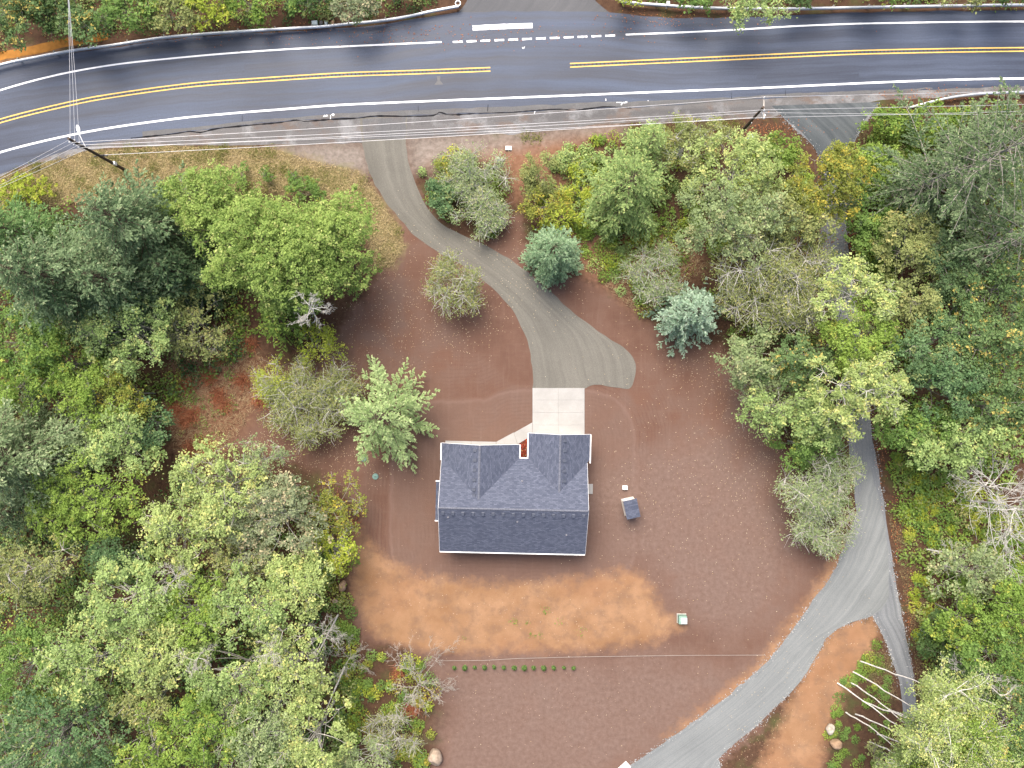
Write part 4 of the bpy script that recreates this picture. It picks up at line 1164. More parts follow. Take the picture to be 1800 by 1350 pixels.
def conifer(px, py, r, h, pal, label, name='fir_tree', whorls=None, per=6, dens=1.0, droop=.25, rise=.10, needle=.20, bark='bark_brown', var=.28, bare=0.0, shape=.85, group='trees around the yard', cat='tree', zfrac=.45, spray=.34, low=.08):
    """whorled branches, flat side sprays, needle-tuft faces"""
    global TREES; TREES += 1
    g = np.random.default_rng(2000 + TREES)
    needle *= 1.12; dens *= .72
    zc = h * zfrac
    X, Y = W(px, py, zc); rm = r * (HC - zc * .6) / F
    root = empty(name, (X, Y, 0))
    nw = whorls or int(h * 1.5)
    t = np.repeat(np.linspace(low, .97, nw), per) + g.normal(0, .012, nw * per)
    nb = len(t)
    az = np.tile(np.arange(per) * 2 * np.pi / per, nw) + np.repeat(g.uniform(0, 6.28, nw), per) + g.normal(0, .22, nb)
    L = rm * np.clip(1 - t, .02, 1) ** shape * (1 + np.clip(g.normal(0, var, nb), -.5, .45)) + .12
    z0 = h * t
    el = rise + .55 * t + g.normal(0, .05, nb)
    dr = droop * (1 - t * .7) + g.normal(0, .03, nb)
    ca, sa = np.cos(az), np.sin(az)
    def at_(i, s):
        rr_ = L[i] * s
        return np.stack([ca[i] * rr_, sa[i] * rr_, z0[i] + L[i] * (el[i] * s - dr[i] * s * s)], -1)
    # sprays
    m = np.maximum(4, (L * 5.2).astype(int))
    bi = np.repeat(np.arange(nb), m)
    s = g.uniform(.12, 1.0, len(bi)) ** .8
    side = np.where(g.random(len(bi)) < .5, 1, -1)
    sl_ = (L[bi] * spray * (1.05 - s) * g.uniform(.6, 1.2, len(bi)) + .16)
    ang = az[bi] + side * g.uniform(.55, 1.0, len(bi))
    tip = s > .93
    ang = np.where(tip, az[bi] + g.normal(0, .2, len(bi)), ang)
    o_ = at_(bi, s)
    dz = -.15 - .35 * droop + g.normal(0, .12, len(bi))
    sd_ = np.stack([np.cos(ang), np.sin(ang), dz], -1)
    if bare:
        keep = g.random(len(bi)) > bare * (1 - s) * 1.4
        bi, s, sl_, o_, sd_, ang = bi[keep], s[keep], sl_[keep], o_[keep], sd_[keep], ang[keep]
    kk = np.maximum(2, (sl_ / needle * 2.6 * dens).astype(int))
    si = np.repeat(np.arange(len(bi)), kk)
    u = g.uniform(.05, 1.0, len(si))
    C = o_[si] + sd_[si] * (sl_[si] * u)[:, None]
    C += g.normal(0, .045, C.shape)
    n = len(C)
    da = ang[si] + g.normal(0, .55, n)
    D = np.stack([np.cos(da), np.sin(da), -.15 + g.normal(0, .25, n)], -1); D /= np.linalg.norm(D, axis=1)[:, None]
    Nn = np.array([0, 0, 1.]) + g.normal(0, .38, (n, 3)); Nn -= (Nn * D).sum(1)[:, None] * D; Nn /= np.linalg.norm(Nn, axis=1)[:, None]
    ls = needle * g.uniform(.7, 1.4, n)
    V, Fq = cards_dir(C, Nn, D, ls, ls * .42, .05)
    c1, c2, c3, p = PAL[pal]
    # new growth at the shoot tips is paler
    uu = np.clip(.15 + .55 * u * (.35 + .65 * s[si]) + g.normal(0, .16, n) + g.normal(0, .14, nb)[bi[si]], 0, 1)[:, None]
    colr = np.array(c1) * (1 - uu) + np.array(c2) * uu
    acc = g.random(n) < p * .5; colr[acc] = np.array(c3)
    wd = Wood()
    tr = h * .012 + .03
    wd.add(np.array([[[0, 0, 0], [0, 0, h * .4], [0, 0, h * .75], [0, 0, h]]]), np.array([[tr, tr * .7, tr * .35, .015]]), 7)
    ss = np.linspace(0, 1, 4)
    allb = np.arange(nb)
    P = np.stack([at_(allb, np.full(nb, q) * .97) for q in ss], 1)
    rr = (.014 + L * .009)[:, None] * (1 - ss * .8)[None]
    wd.add(P, rr, 3)
    if bare:
        sel = g.choice(len(bi), len(bi) // 2, replace=False)
        P, rr = curve_tubes(o_[sel], o_[sel] + sd_[sel] * sl_[sel][:, None], .1, .014, .005, g, 3); wd.add(P, rr, 3)
    finish_tree(name, root, wd, V, Fq, np.repeat(colr, 4, 0), bark, label, cat, group)
    return root

def dead(px, py, r, h, label, base=None, bark='bark_white', lean=None, name='dead_tree', group='bare dead trees', cat='tree', nmain=9, zlow=.35, leaves=None, trunk_r=None, cat2=None):
    """leafless tree: trunk, limbs and two generations of twigs.  base (px) and top (px, z) set a leaning trunk"""
    global TREES; TREES += 1
    g = np.random.default_rng(3000 + TREES)
    X, Y = W(px, py, h * .85)
    if base is None: B = np.array([X, Y, 0.0])
    else: B = np.array([*W(*base), 0.0])
    root = empty(name, (B[0], B[1], 0))
    T_ = np.array([X - B[0], Y - B[1], h])
    rm = r * (HC - h * .8) / F
    tr = trunk_r or (h * .011 + .02)
    ts = np.linspace(0, 1, 8)
    bend = g.normal(0, .02 * h, 3) * np.array([1, 1, 0])
    trunk = T_[None] * ts[:, None] + bend[None] * (np.sin(ts * np.pi))[:, None]
    wd = Wood()
    wd.add(trunk[None], (tr * (1 - ts * .8))[None], 7)
    def gen(A, L, dirs, bow, r0, r1, N_=5):
        P, rr = curve_tubes(A, A + dirs * L[:, None], bow, r0, r1, g, N_); wd.add(P, rr, 4 if N_ > 4 else 3); return P
    s = g.uniform(zlow, 1, nmain)
    A = np.stack([np.interp(s, ts, trunk[:, k]) for k in range(3)], -1)
    a = np.arange(nmain) * 2.4 + g.normal(0, .3, nmain)
    dr_ = np.stack([np.cos(a), np.sin(a), g.uniform(-.05, .7, nmain)], -1)
    L1 = rm * g.uniform(.6, 1.1, nmain) * (1.15 - .5 * s)
    P1 = gen(A, L1, dr_, .22, tr * .42, tr * .10, 6)
    pts, dd = P1, dr_
    prevL = L1
    r0 = tr * .2
    for gi, (cnt, f, bw) in enumerate(((7, .50, .28), (5, .50, .32), (4, .5, .3)) if leaves else ((6, .50, .28), (5, .45, .32), (3, .45, .3))):
        prevpts = pts
        nP = len(pts)
        idx = np.repeat(np.arange(nP), cnt)
        q = g.uniform(.2, 1, len(idx)) * (pts.shape[1] - 1)
        lo = np.floor(q).astype(int).clip(0, pts.shape[1] - 2); fr = (q - lo)[:, None]
        A = pts[idx, lo] * (1 - fr) + pts[idx, lo + 1] * fr
        d_ = dd[idx] + g.normal(0, .65, (len(idx), 3)); d_[:, 2] += .12; d_ /= np.linalg.norm(d_, axis=1)[:, None]
        Ln = prevL[idx] * f * g.uniform(.5, 1.3, len(idx))
        pts = gen(A, Ln, d_, bw, max(r0, .012), max(r0 * .3, .006), (4, 3, 2)[gi])
        dd = d_; prevL = Ln; r0 *= .5
    V = Fq = cc = None
    if leaves:
        pal, nl = leaves
        nl = int(nl * 2.2)
        tipp = np.vstack([pts[:, -1], pts.mean(1), pts[:, 0], prevpts[:, -1], prevpts[:, 1]]); ci = g.integers(0, len(tipp), nl)
        C = tipp[ci] + g.normal(0, .13, (nl, 3))
        ls = .125 * g.uniform(.6, 1.3, nl)
        V, Fq = leaf_cards(C, np.array([0, 0, .8]) + g.normal(0, .6, (nl, 3)), ls, ls * .6, g)
        cc = np.repeat(pick_tint(pal, len(tipp), ci, g, nl), 4, 0)
    finish_tree(name, root, wd, V, Fq, cc, bark, label, cat, group)
    return root

def twiggy(px, py, r, h, pal, label, name='shrub', bark='bark_white', cat='shrub', group='sparse twiggy shrubs', dens=.75):
    """thin-leaved crown through which many pale twigs show"""
    return broad(px, py, r, h, pal, label, name=name, bark=bark, cat=cat, group=group, dens=dens, leaf=.14, clump=.62, twig=1.42, lobes=1.25, reach=.9)

def birch(bpx, bpy, tpx, tpy, h, r, pal, label, dens=1.0):
    """leaning pale stem with the crown near its top"""
    global TREES; TREES += 1
    g = np.random.default_rng(4000 + TREES)
    B = np.array([*W(bpx, bpy), 0.0]); Tt = np.array([*W(tpx, tpy, h), h])
    root = empty('birch_tree', (B[0], B[1], 0))
    T_ = Tt - B
    ts = np.linspace(0, 1, 12)
    bend = np.array([g.normal(0, .25), g.normal(0, .25), 0])
    tr = T_[None] * ts[:, None] + bend[None] * np.sin(ts * np.pi)[:, None] + np.c_[g.normal(0, .05, (12, 2)), np.zeros(12)]
    wd = Wood(); wd.add(tr[None], (.08 * (1 - .75 * ts))[None], 8)
    rm = r * (HC - h) / F
    nb = 26
    s = g.uniform(.80, 1, nb)
    A = np.stack([np.interp(s, ts, tr[:, k]) for k in range(3)], -1)
    a = g.uniform(0, 6.28, nb)
    d_ = np.stack([np.cos(a), np.sin(a), g.uniform(.1, .7, nb)], -1)
    L = rm * g.uniform(.5, 1.05, nb)
    E = A + d_ * L[:, None]
    P, rr = curve_tubes(A, E, .12, .04, .012, g, 5); wd.add(P, rr, 4)
    nc = nb * 9
    bi = np.repeat(np.arange(nb), 9)
    q = g.uniform(.3, 1.1, nc)[:, None]
    cl = A[bi] * (1 - q) + E[bi] * q + g.normal(0, .32, (nc, 3)) * rm * .35
    P, rr = curve_tubes(A[bi] * .5 + E[bi] * .5, cl, .15, .014, .005, g, 3); wd.add(P, rr, 3)
    n = int(math.pi * rm * rm * 190 * dens)
    ci = g.integers(0, nc, n)
    C = cl[ci] + g.normal(0, .24, (n, 3))
    ls = .19 * g.uniform(.6, 1.3, n)
    V, Fq = leaf_cards(C, np.array([0, 0, .8]) + g.normal(0, .6, (n, 3)), ls, ls * .65, g)
    finish_tree('birch_tree', root, wd, V, Fq, np.repeat(pick_tint(pal, nc, ci, g, n), 4, 0), 'bark_birch', label, 'tree', 'leaning white stemmed birches')

def undergrowth(name, polys, dens, pals, label, cat, hmin=.3, hmax=1.2, rad=(.5, 1.4), leaf=.2, seed=1, avoid=()):
    """low thicket that nobody could count: mounds of leaf faces"""
    g = np.random.default_rng(seed)
    Vs, Fs, Cs, nn_ = [], [], [], 0
    for poly in polys:
        pw = Wp(poly)
        x, y = pw[:, 0], pw[:, 1]
        area = .5 * abs(np.dot(x, np.roll(y, 1)) - np.dot(y, np.roll(x, 1)))
        nm_ = max(4, int(area / 1.3))
        ctr = sample_poly(pw, nm_, g)
        for av in avoid:
            ctr = ctr[poly_sd(ctr, Wp(av)) < -.3]
        nm_ = len(ctr)
        rr = g.uniform(*rad, nm_); hh = g.uniform(hmin, hmax, nm_)
        n = int(area * dens)
        mi = g.integers(0, nm_, n)
        d = g.normal(0, 1, (n, 3)); d[:, 2] = np.abs(d[:, 2]); d /= np.linalg.norm(d, axis=1)[:, None]
        q = g.uniform(.6, 1.05, n)[:, None]
        C = np.c_[ctr[mi], np.full(n, .02)] + d * np.c_[rr[mi], rr[mi], hh[mi]] * q
        C += g.normal(0, .06, C.shape)
        ls = leaf * g.uniform(.6, 1.35, n)
        V, Fq = leaf_cards(C, d * .5 + np.array([0, 0, .8]) + g.normal(0, .5, (n, 3)), ls, ls * .7, g)
        pi_ = g.integers(0, len(pals), nm_)
        colr = np.zeros((n, 3))
        for k_, pl in enumerate(pals):
            msk = pi_[mi] == k_
            if msk.any(): colr[msk] = pick_tint(pl, nm_ * 1, mi[msk], g, msk.sum())
        Vs.append(V); Fs.append(Fq + nn_); Cs.append(np.repeat(colr, 4, 0)); nn_ += len(V)
    return tag(link(name, np_mesh(name, np.vstack(Vs), np.vstack(Fs), np.vstack(Cs)), M['leaf']), label, cat, kind='stuff')

def blades(name, polys, dens, c1, c2, label, cat, hmin=.15, hmax=.4, width=.035, seed=3, lay=.5, clumps=0):
    """dry grass or twig litter as single narrow faces"""
    g = np.random.default_rng(seed)
    Vs, n0, Cs = [], 0, []
    for poly in polys:
        pw = Wp(poly); x, y = pw[:, 0], pw[:, 1]
        area = .5 * abs(np.dot(x, np.roll(y, 1)) - np.dot(y, np.roll(x, 1)))
        n = int(area * dens)
        if clumps:
            cc_ = sample_poly(pw, max(3, int(area * clumps)), g)
            Q = cc_[g.integers(0, len(cc_), n)] + g.normal(0, .35, (n, 2))
        else: Q = sample_poly(pw, n, g)
        a = g.uniform(0, 6.28, n); h_ = g.uniform(hmin, hmax, n); ly = g.uniform(0, 1, n) * lay
        b = np.c_[np.cos(a), np.sin(a)]; sd_ = np.c_[-b[:, 1], b[:, 0]] * width / 2
        z0 = g.uniform(.01, .08, n)
        A = np.c_[Q - sd_, z0]; B_ = np.c_[Q + sd_, z0]
        Tp = np.c_[Q + b * (h_ * np.sqrt(1 - (1 - ly) ** 2))[:, None], z0 + h_ * (1 - ly)]
        Vs.append(np.stack([A, B_, Tp], 1).reshape(-1, 3)); n0 += n
        u = g.random((n, 1)); Cs.append(np.repeat(np.array(c1) * (1 - u) + np.array(c2) * u, 3, 0))
    V = np.vstack(Vs); Fq = np.arange(len(V)).reshape(-1, 3)
    return tag(link(name, np_mesh(name, V, Fq, np.vstack(Cs)), M['dry']), label, cat, kind='stuff')

def leaf_litter(name, spots, c1, c2, label, seed=5, size=.07):
    """fallen leaves lying flat on the ground"""
    g = np.random.default_rng(seed); P = []
    for (px, py, rx, ry, n) in spots:
        x, y = W(px, py); k = 1 / 16.5
        P.append(np.c_[x + g.normal(0, rx * k, n), y + g.normal(0, ry * k, n)])
    P = np.vstack(P); n = len(P)
    hp = Wp(HOUSE_FOOT); P = P[poly_sd(P, hp) < -1.2]; n = len(P)
    C = np.c_[P, g.uniform(.045, .06, n)]
    ls = size * g.uniform(.6, 1.5, n)
    V, Fq = leaf_cards(C, np.array([0, 0, 1.]) + g.normal(0, .2, (n, 3)), ls, ls * .7, g, .05)
    u = g.random((n, 1))
    return tag(link(name, np_mesh(name, V, Fq, np.repeat(np.array(c1) * (1 - u) + np.array(c2) * u, 4, 0)), M['dry']), label, 'leaves', kind='stuff')
# ------------------------------------------------------------------ planting plan
GT = 'trees behind the top guardrails'
GL = 'trees in the left woods'
GS = 'trees in the lower left woods'
GN = 'trees between driveway and lane'
GR = 'trees in the right woods'
GB = 'shrubs'
# --- north of the road, left
for a in [
    (25, 14, 62, 6.5, 'maple', 'dark maple with yellow tips in the top left corner', 58),
    (142, 44, 46, 5.5, 'maple', 'yellow speckled maple overhanging the guardrail under the crossing wires', 44),
    (92, 2, 48, 6, 'dark', 'dark green tree between the two corner maples at the top left', 42),
    (222, 16, 50, 5.5, 'mid', 'mid green tree right of the crossing wires, top edge', 40),
    (300, 20, 46, 4.5, 'olive', 'olive green tree above the guardrail, fourth from the top left corner', 36),
    (372, 10, 46, 4.5, 'ylime', 'yellow green tree above the guardrail left of the bright hedge', 32),
    (440, 4, 46, 4, 'bright', 'bright green bushy tree on the top edge above the left guardrail', 30),
    (505, 0, 40, 4, 'mid', 'green tree on the top edge left of the grey olive tree', 30),
    (618, 14, 42, 5, 'tan', 'grey olive tree hanging over the top left guardrail', 34),
    (560, -6, 36, 4, 'dark', 'dark tree behind the steel blocks and top left guardrail', 26),
    (690, -14, 34, 4, 'mid', 'green bush on the top edge near the curled guardrail end', 22)]:
    broad(*a[:6], ry=a[6], name='maple_tree' if a[4] == 'maple' else 'broadleaf_tree', group=GT, leaf=.24, base=(a[0] + 4, min(a[1] + 22, 66 - a[0] * .06)))
for a in [
    (1105, -14, 30, 4, 'ylime', 'yellow green bush at the start of the top right guardrail', 22, .6),
    (1230, -12, 40, 4.5, 'mid', 'green tree touching the top right guardrail left of the overhanging tree', 28, .9),
    (1332, 14, 54, 5.5, 'light', 'light green tree hanging far over the top right guardrail onto the road', 38, .55),
    (1430, -18, 44, 5, 'dark', 'dark tree on the top edge right of the overhanging tree', 26, 1.0),
    (1560, -20, 46, 5, 'mid', 'mid green tree on the top edge above the right road bend', 26, 1.0),
    (1690, -10, 40, 4.5, 'olive', 'sparse olive tree above the guardrail near the top right corner', 30, .5),
    (1785, -20, 44, 5, 'dark', 'dark tree in the top right corner', 26, 1.0)]:
    broad(*a[:6], ry=a[6], dens=a[7], group=GT, twig=.8, base=(a[0] - 8, min(a[1] + 12, 2)))
# --- left woods
for a in [
    (255, 405, 108, 17, 'fir', 'large dark blue green fir nearest the dry grass verge', .20),
    (120, 495, 108, 18, 'fir', 'large dusty dark fir at the left, below the verge', .22),
    (225, 500, 90, 14, 'fir', 'dark fir between the two large firs of the left woods', .18),
    (35, 410, 66, 13, 'firgrn', 'green fir on the left edge below the verge', .2),
    (325, 480, 62, 11, 'dusky', 'shadowed fir between the dark firs and the lime cedars', .2)]:
    conifer(*a[:6], droop=a[6], per=8, dens=1.3, needle=.26, group=GL, shape=.62, var=.3, spray=.45)
for a in [
    (372, 352, 86, 12, 'cedar', 'lime cedar nearest the verge, upper left of the cedar group', 54),
    (440, 430, 92, 14, 'cedar', 'left tall lime cedar of the dense cedar group', 78),
    (582, 428, 80, 13, 'cedar', 'right lime cedar of the group beside the bare soil', 80),
    (512, 448, 92, 15, 'cedar', 'central lime cedar of the dense cedar group', 78),
    (495, 510, 54, 10, 'cedar', 'lower lime cedar above the bare white tree', 40)]:
    broad(*a[:6], ry=a[6], name='cedar_tree', group=GL, leaf=.19, dens=1.9, clump=.34, lobes=1.7, twig=.1, bark='bark_brown', zvar=.13, flat=1.0, skirt=.35)
conifer(497, 565, 54, 7, 'bright', 'small bright green fir below the lime cedars', per=7, dens=1.3, needle=.24, group=GL, shape=.6)
dead(553, 540, 46, 12.5, 'bare white tree standing against the lime cedars', base=(545, 570), nmain=12, zlow=.68, bark='bark_white', trunk_r=.09)
broad(552, 608, 46, 3.2, 'ylime', 'small yellow green tree on the soil below the bare white tree', name='small_tree', group=GL, dens=.55, twig=.9, ry=32, leaf=.18)
for a in [
    (232, 575, 78, 10, 'light', 'light green alder below the dark firs', 66, .85, .6),
    (340, 565, 66, 6, 'olive', 'thin olive tree right of the light alder, open crown', 74, .5, .9),
    (40, 600, 70, 9, 'mid', 'dark green tree on the left edge below the dusty fir', 60, 1, .3),
    (110, 640, 62, 9, 'bright', 'mid green tree left of the light alder', 52, 1, .3),
    (25, 680, 56, 9, 'bright', 'bright green tree on the left edge above the feathery conifer', 50, 1, .3),
    (228, 692, 44, 8, 'yellow', 'mustard yellow tree in the left woods', 50, 1, .3),
    (165, 698, 58, 9, 'lime', 'yellow green tree left of the mustard yellow tree', 50, 1, .4),
    (215, 770, 62, 9, 'light', 'light green tree below the mustard yellow tree', 58, .9, .4),
    (262, 745, 40, 7, 'teal', 'blue green tree between mustard tree and red brush', 46, .9, .4),
    (150, 868, 100, 9, 'lime', 'wide yellow green tree above the shaded soil path', 66, .95, .5)]:
    broad(*a[:6], ry=a[6], dens=a[7], twig=a[8], group=GL)
conifer(28, 800, 128, 17, 'feather', 'feathery pale green conifer on the left edge', per=8, dens=1.2, needle=.26, droop=.30, shape=.7, group=GL, var=.35, name='conifer_tree')
conifer(15, 900, 66, 11, 'fir', 'dark green conifer on the left edge below the feathery one', per=7, dens=1.1, needle=.24, group=GL, shape=.7)
for a in [
    (488, 672, 42, 3.5, 'ylime', 'sparse yellow green shrub above the brown soil strip', 2600),
    (548, 706, 74, 4.0, 'olive', 'wide olive shrub touching the pale star shaped fir', 7500),
    (600, 700, 46, 3.5, 'olive', 'olive shrub tucked under the left side of the star shaped fir', 1800),
    (800, 500, 52, 4.5, 'olive', 'lone sparse tree with white twigs beside the gravel driveway', 5200)]:
    twiggy(*a[:6])
conifer(684, 730, 94, 12, 'star', 'pale green star shaped fir left of the house', per=6, dens=2.9, needle=.20, droop=.16, shape=.5, var=.15, group='conifers standing alone', zfrac=.35, whorls=10, spray=.31)
# --- lower left woods
for a in [
    (395, 855, 84, 11, 'pale', 'pale green alder at the top of the lower left woods', 78, .85, .5),
    (300, 945, 66, 11, 'pale', 'pale yellow alder left of the olive twiggy tree', 56, .9, .5),
    (455, 810, 50, 8, 'grey', 'grey green sparse tree pointing at the brown soil strip', 44, .5, .9),
    (492, 915, 72, 10, 'tan', 'grey green tree with tan seed clusters', 76, 1.0, .4),
    (590, 890, 48, 5, 'yellow', 'yellow tinged bush beside the yard, right of the tan tree', 52, .55, .8),
    (585, 965, 44, 6, 'ylime', 'yellow green bush above the tan boulder', 40, .7, .7),
    (425, 985, 52, 8, 'olive', 'olive twiggy tree in the middle of the pale alders', 62, .5, 1.0),
    (60, 1005, 84, 11, 'olive', 'olive tree with grey twigs on the left edge', 62, .75, .9),
    (205, 985, 50, 8, 'teal', 'blue green tree left of the pale yellow alder', 46, 1.0, .3),
    (235, 1050, 84, 13, 'light', 'light green alder below the blue green tree', 66, .95, .4),
    (340, 1075, 74, 12, 'lime', 'yellow green alder in the centre of the lower left woods', 60, .95, .4),
    (440, 1065, 78, 12, 'light', 'light alder right of centre in the lower left woods', 62, .9, .5),
    (530, 1025, 58, 11, 'pale', 'pale alder nearest the tan boulder', 70, .9, .4),
    (165, 1165, 86, 13, 'light', 'wide soft green alder at the lower left', 70, .95, .4),
    (270, 1140, 66, 13, 'pale', 'pale yellow alder beside the gap with a bare snag', 62, .9, .4),
    (55, 1165, 70, 11, 'mid', 'mid green tree on the left edge above the bottom conifer', 66, 1.0, .3),
    (265, 1235, 52, 12, 'olive', 'yellowish tree above the dark gap at the bottom left', 46, .8, .7),
    (410, 1190, 76, 13, 'light', 'light green alder below the bare snags', 60, .95, .4),
    (515, 1170, 66, 12, 'pale', 'yellow alder beside the pale leaning trunks', 76, .9, .5),
    (270, 1310, 70, 13, 'lime', 'yellow green alder on the bottom edge right of the bottom conifer', 62, 1.0, .4),
    (370, 1275, 70, 13, 'bright', 'fresh green alder near the bottom edge', 64, 1.0, .3),
    (450, 1290, 66, 13, 'grey', 'grey green alder near the bottom edge', 70, .9, .6),
    (555, 1290, 60, 12, 'pale', 'bright yellow green alder near the bottom edge beside the dark shrubs', 72, .9, .4),
    (660, 1335, 56, 8, 'grey', 'pale grey green tree on the bottom edge left of the large boulder', 40, .8, .8),
    (500, 1340, 56, 10, 'mid', 'green tree on the bottom edge between two pale alders', 40, 1.0, .4)]:
    broad(*a[:6], ry=a[6], dens=a[7], twig=a[8], reach=.5 if a[8] >= .5 else 0, bark='bark_pale', group=GS, name='alder_tree' if a[4] in ('pale', 'light', 'lime') else 'broadleaf_tree')
broad(95, 1300, 118, 14, 'teal', 'big dark cluster leaved tree in the bottom left corner', ry=78, group=GS, dens=1.1, zvar=.25, clump=.34, lobes=1.7, leaf=.23, twig=.2)
for a in [
    (322, 1012, 40, 14, 'bare twisted snag among the pale alders, left one', (345, 990)),
    (355, 1168, 36, 14.5, 'bare white snag in the dark gap of the lower left woods', (385, 1130)),
    (487, 1138, 36, 13.5, 'bare snag right of the dark gap, near the leaning trunks', (500, 1120)),
    (572, 1112, 46, 9, 'bare grey snag with a thick pale trunk beside the yard', (590, 1085)),
    (590, 955, 34, 3, 'bare branch sticking out above the tan boulder', (560, 965))]:
    dead(*a[:5], base=a[5], nmain=9, bark='bark_pale', zlow=.6, trunk_r=.075)
for (b, t_, z, lab) in (((557, 1152), (578, 1102), 3.0, 'thick pale trunk leaning toward the boulder in the lower left woods'), ((574, 1246), (594, 1190), 3.5, 'pale leaning trunk stub above the yellow green alder')):
    A = P3(b[0], b[1], 6.0); B_ = P3(t_[0], t_[1], 4.0)
    o = tag(MB().tube([(A[0]-B_[0], A[1]-B_[1], 2.0 + 4.0), ((A[0]-B_[0])*.5, (A[1]-B_[1])*.5, 3.2), (0, 0, 0)], [.05, .08, .11], 9).build('tree_trunk', M['bark_white']), lab, 'trunk', 'pale leaning trunks')
    o.location = (B_[0], B_[1], 0)
dead(735, 1205, 60, 2.6, 'bare reddish grey twiggy shrub at the edge of the lower yard', bark='bark_pale', nmain=16, name='shrub', cat='shrub', group='sparse twiggy shrubs', zlow=.15)
twiggy(690, 1290, 48, 2.4, 'olive', 'bare twiggy shrub above the large boulder', dens=.35)
dead(610, 1165, 40, 3.0, 'grey bare twigs left of the yellow green thicket', bark='bark_pale', nmain=9, name='shrub', cat='shrub', group='sparse twiggy shrubs', zlow=.15)
# --- between driveway and lane
for a in [
    (776, 346, 26, 3.0, 'teal', 'dense round green bush nearest the driveway curve', 34, 1.6, .2, .2),
    (788, 302, 34, 2.2, 'yellow', 'yellow flowering bush above the round green bush', 30, .9, .6, .18),
    (948, 305, 34, 3.0, 'olive', 'dense round olive bush right of the meter boxes', 34, 1.6, .2, .16),
    (965, 362, 46, 3.0, 'yellow', 'yellow feathery bush above the lime young fir', 36, .9, .6, .17),
    (1020, 285, 44, 1.8, 'light', 'low light green bush right of the round olive bush', 30, .8, .4, .18),
    (1020, 330, 36, 2.0, 'ylime', 'yellow green bush left of the tall pale conifer', 40, .8, .4, .18),
    (1200, 262, 52, 6, 'olive', 'olive tree between the tall pale conifer and the wires', 44, .8, .7, .2),
    (1235, 240, 44, 4, 'olive', 'sparse olive bush left of the right utility pole', 32, .7, .8, .18),
    (1290, 305, 74, 11, 'pale', 'pale green alder below the right utility pole', 66, .85, .5, .2),
    (1285, 385, 96, 11, 'grey', 'grey green alder below the pale one, right of the brush pile', 66, .95, .5, .2),
    (1370, 262, 42, 3, 'bright', 'bright green shrub beside the lane mouth', 34, 1.2, .2, .2),
    (1445, 325, 72, 10, 'yellow', 'golden yellow tree leaning over the lane mouth', 64, 1.5, .5, .2),
    (1395, 388, 58, 9, 'olive', 'olive yellow tree between grey alder and lane', 52, 1.3, .5, .2),
    (1500, 520, 62, 13, 'pale', 'upper pale yellow tree overhanging the lane', 56, 1.15, .8, .2),
    (1515, 600, 58, 12, 'lime', 'middle lime tree overhanging the lane', 64, 1.3, .5, .2),
    (1310, 625, 62, 8, 'grey', 'grey green tree below the blue spruce at the yard edge', 48, 1.0, .5, .2),
    (1395, 628, 62, 9, 'maple', 'orange flecked maple in the middle of the right grove', 46, 1.0, .5, .22),
    (1505, 690, 82, 13, 'pale', 'lower pale tree with white twigs overhanging the lane', 70, 1.2, .9, .2),
    (1370, 715, 70, 8, 'light', 'light green tree at the yard edge of the right grove', 48, .85, .6, .2),
    (1350, 690, 40, 6, 'grey', 'small grey green tree at the left tip of the right grove', 40, .8, .7, .2),
    (1440, 735, 56, 9, 'light', 'light green tree under the lower overhanging tree', 46, .9, .4, .2),
    (1410, 780, 50, 6, 'mid', 'dark green tree near the lane below the right grove', 40, 1.1, .2, .2)]:
    low = a[3] <= 4
    broad(*a[:6], ry=a[6], dens=a[7], twig=a[8], leaf=a[9], reach=.7 if a[8] >= .7 else 0, bark='bark_white' if a[8] >= .7 else 'bark_grey', group=GB if low else GN, cat='shrub' if low else 'tree', name='shrub' if low else 'broadleaf_tree')
for a in [
    (838, 318, 62, 3.0, 'grey', 'wide sparse grey shrub beside the meter boxes', 6500),
    (845, 368, 48, 2.6, 'grey', 'grey twiggy shrub below the wide sparse grey shrub', 2200),
    (1155, 482, 48, 4.0, 'grey', 'sparse pale shrub left of the blue spruce', 2800),
    (1330, 480, 74, 8, 'olive', 'wide twiggy olive tree, left half of the bare topped pair', 9500),
    (1400, 500, 74, 8, 'olive', 'wide twiggy olive tree, right half of the bare topped pair', 9500),
    (1440, 845, 66, 5.5, 'grey', 'pale feathery willow between yard and lane, upper one', 9500),
    (1447, 915, 54, 4.5, 'grey', 'pale feathery willow between yard and lane, lower one', 7500)]:
    tall = a[3] > 4.2
    twiggy(*a[:6], name='twiggy_tree' if tall else 'shrub', cat='tree' if tall else 'shrub')
conifer(985, 388, 48, 4, 'ylime', 'young lime coloured fir behind the round blue green fir', per=6, dens=1.2, needle=.2, group='conifers standing alone', shape=.6, whorls=8)
conifer(972, 447, 55, 8, 'bluegreen', 'round dense blue green fir beside the driveway', per=10, dens=2.3, needle=.17, group='conifers standing alone', shape=.42, var=.10, spray=.42, whorls=14, droop=.3)
conifer(1211, 550, 66, 8, 'blue', 'silvery blue spruce at the right edge of the yard', per=9, dens=2.4, needle=.18, group='conifers standing alone', shape=.55, var=.16, spray=.30, whorls=13, droop=.2, name='spruce_tree')
conifer(1100, 335, 88, 11, 'light', 'tall pale green feathery conifer right of the yellow bushes', per=9, dens=1.5, needle=.20, group=GN, shape=.5, var=.2, spray=.42, droop=.35, name='conifer_tree')
conifer(1137, 262, 52, 8, 'light', 'pale green conifer reaching up across the overhead wires', per=8, dens=1.4, needle=.20, group=GN, shape=.55, var=.25, spray=.40, name='conifer_tree')
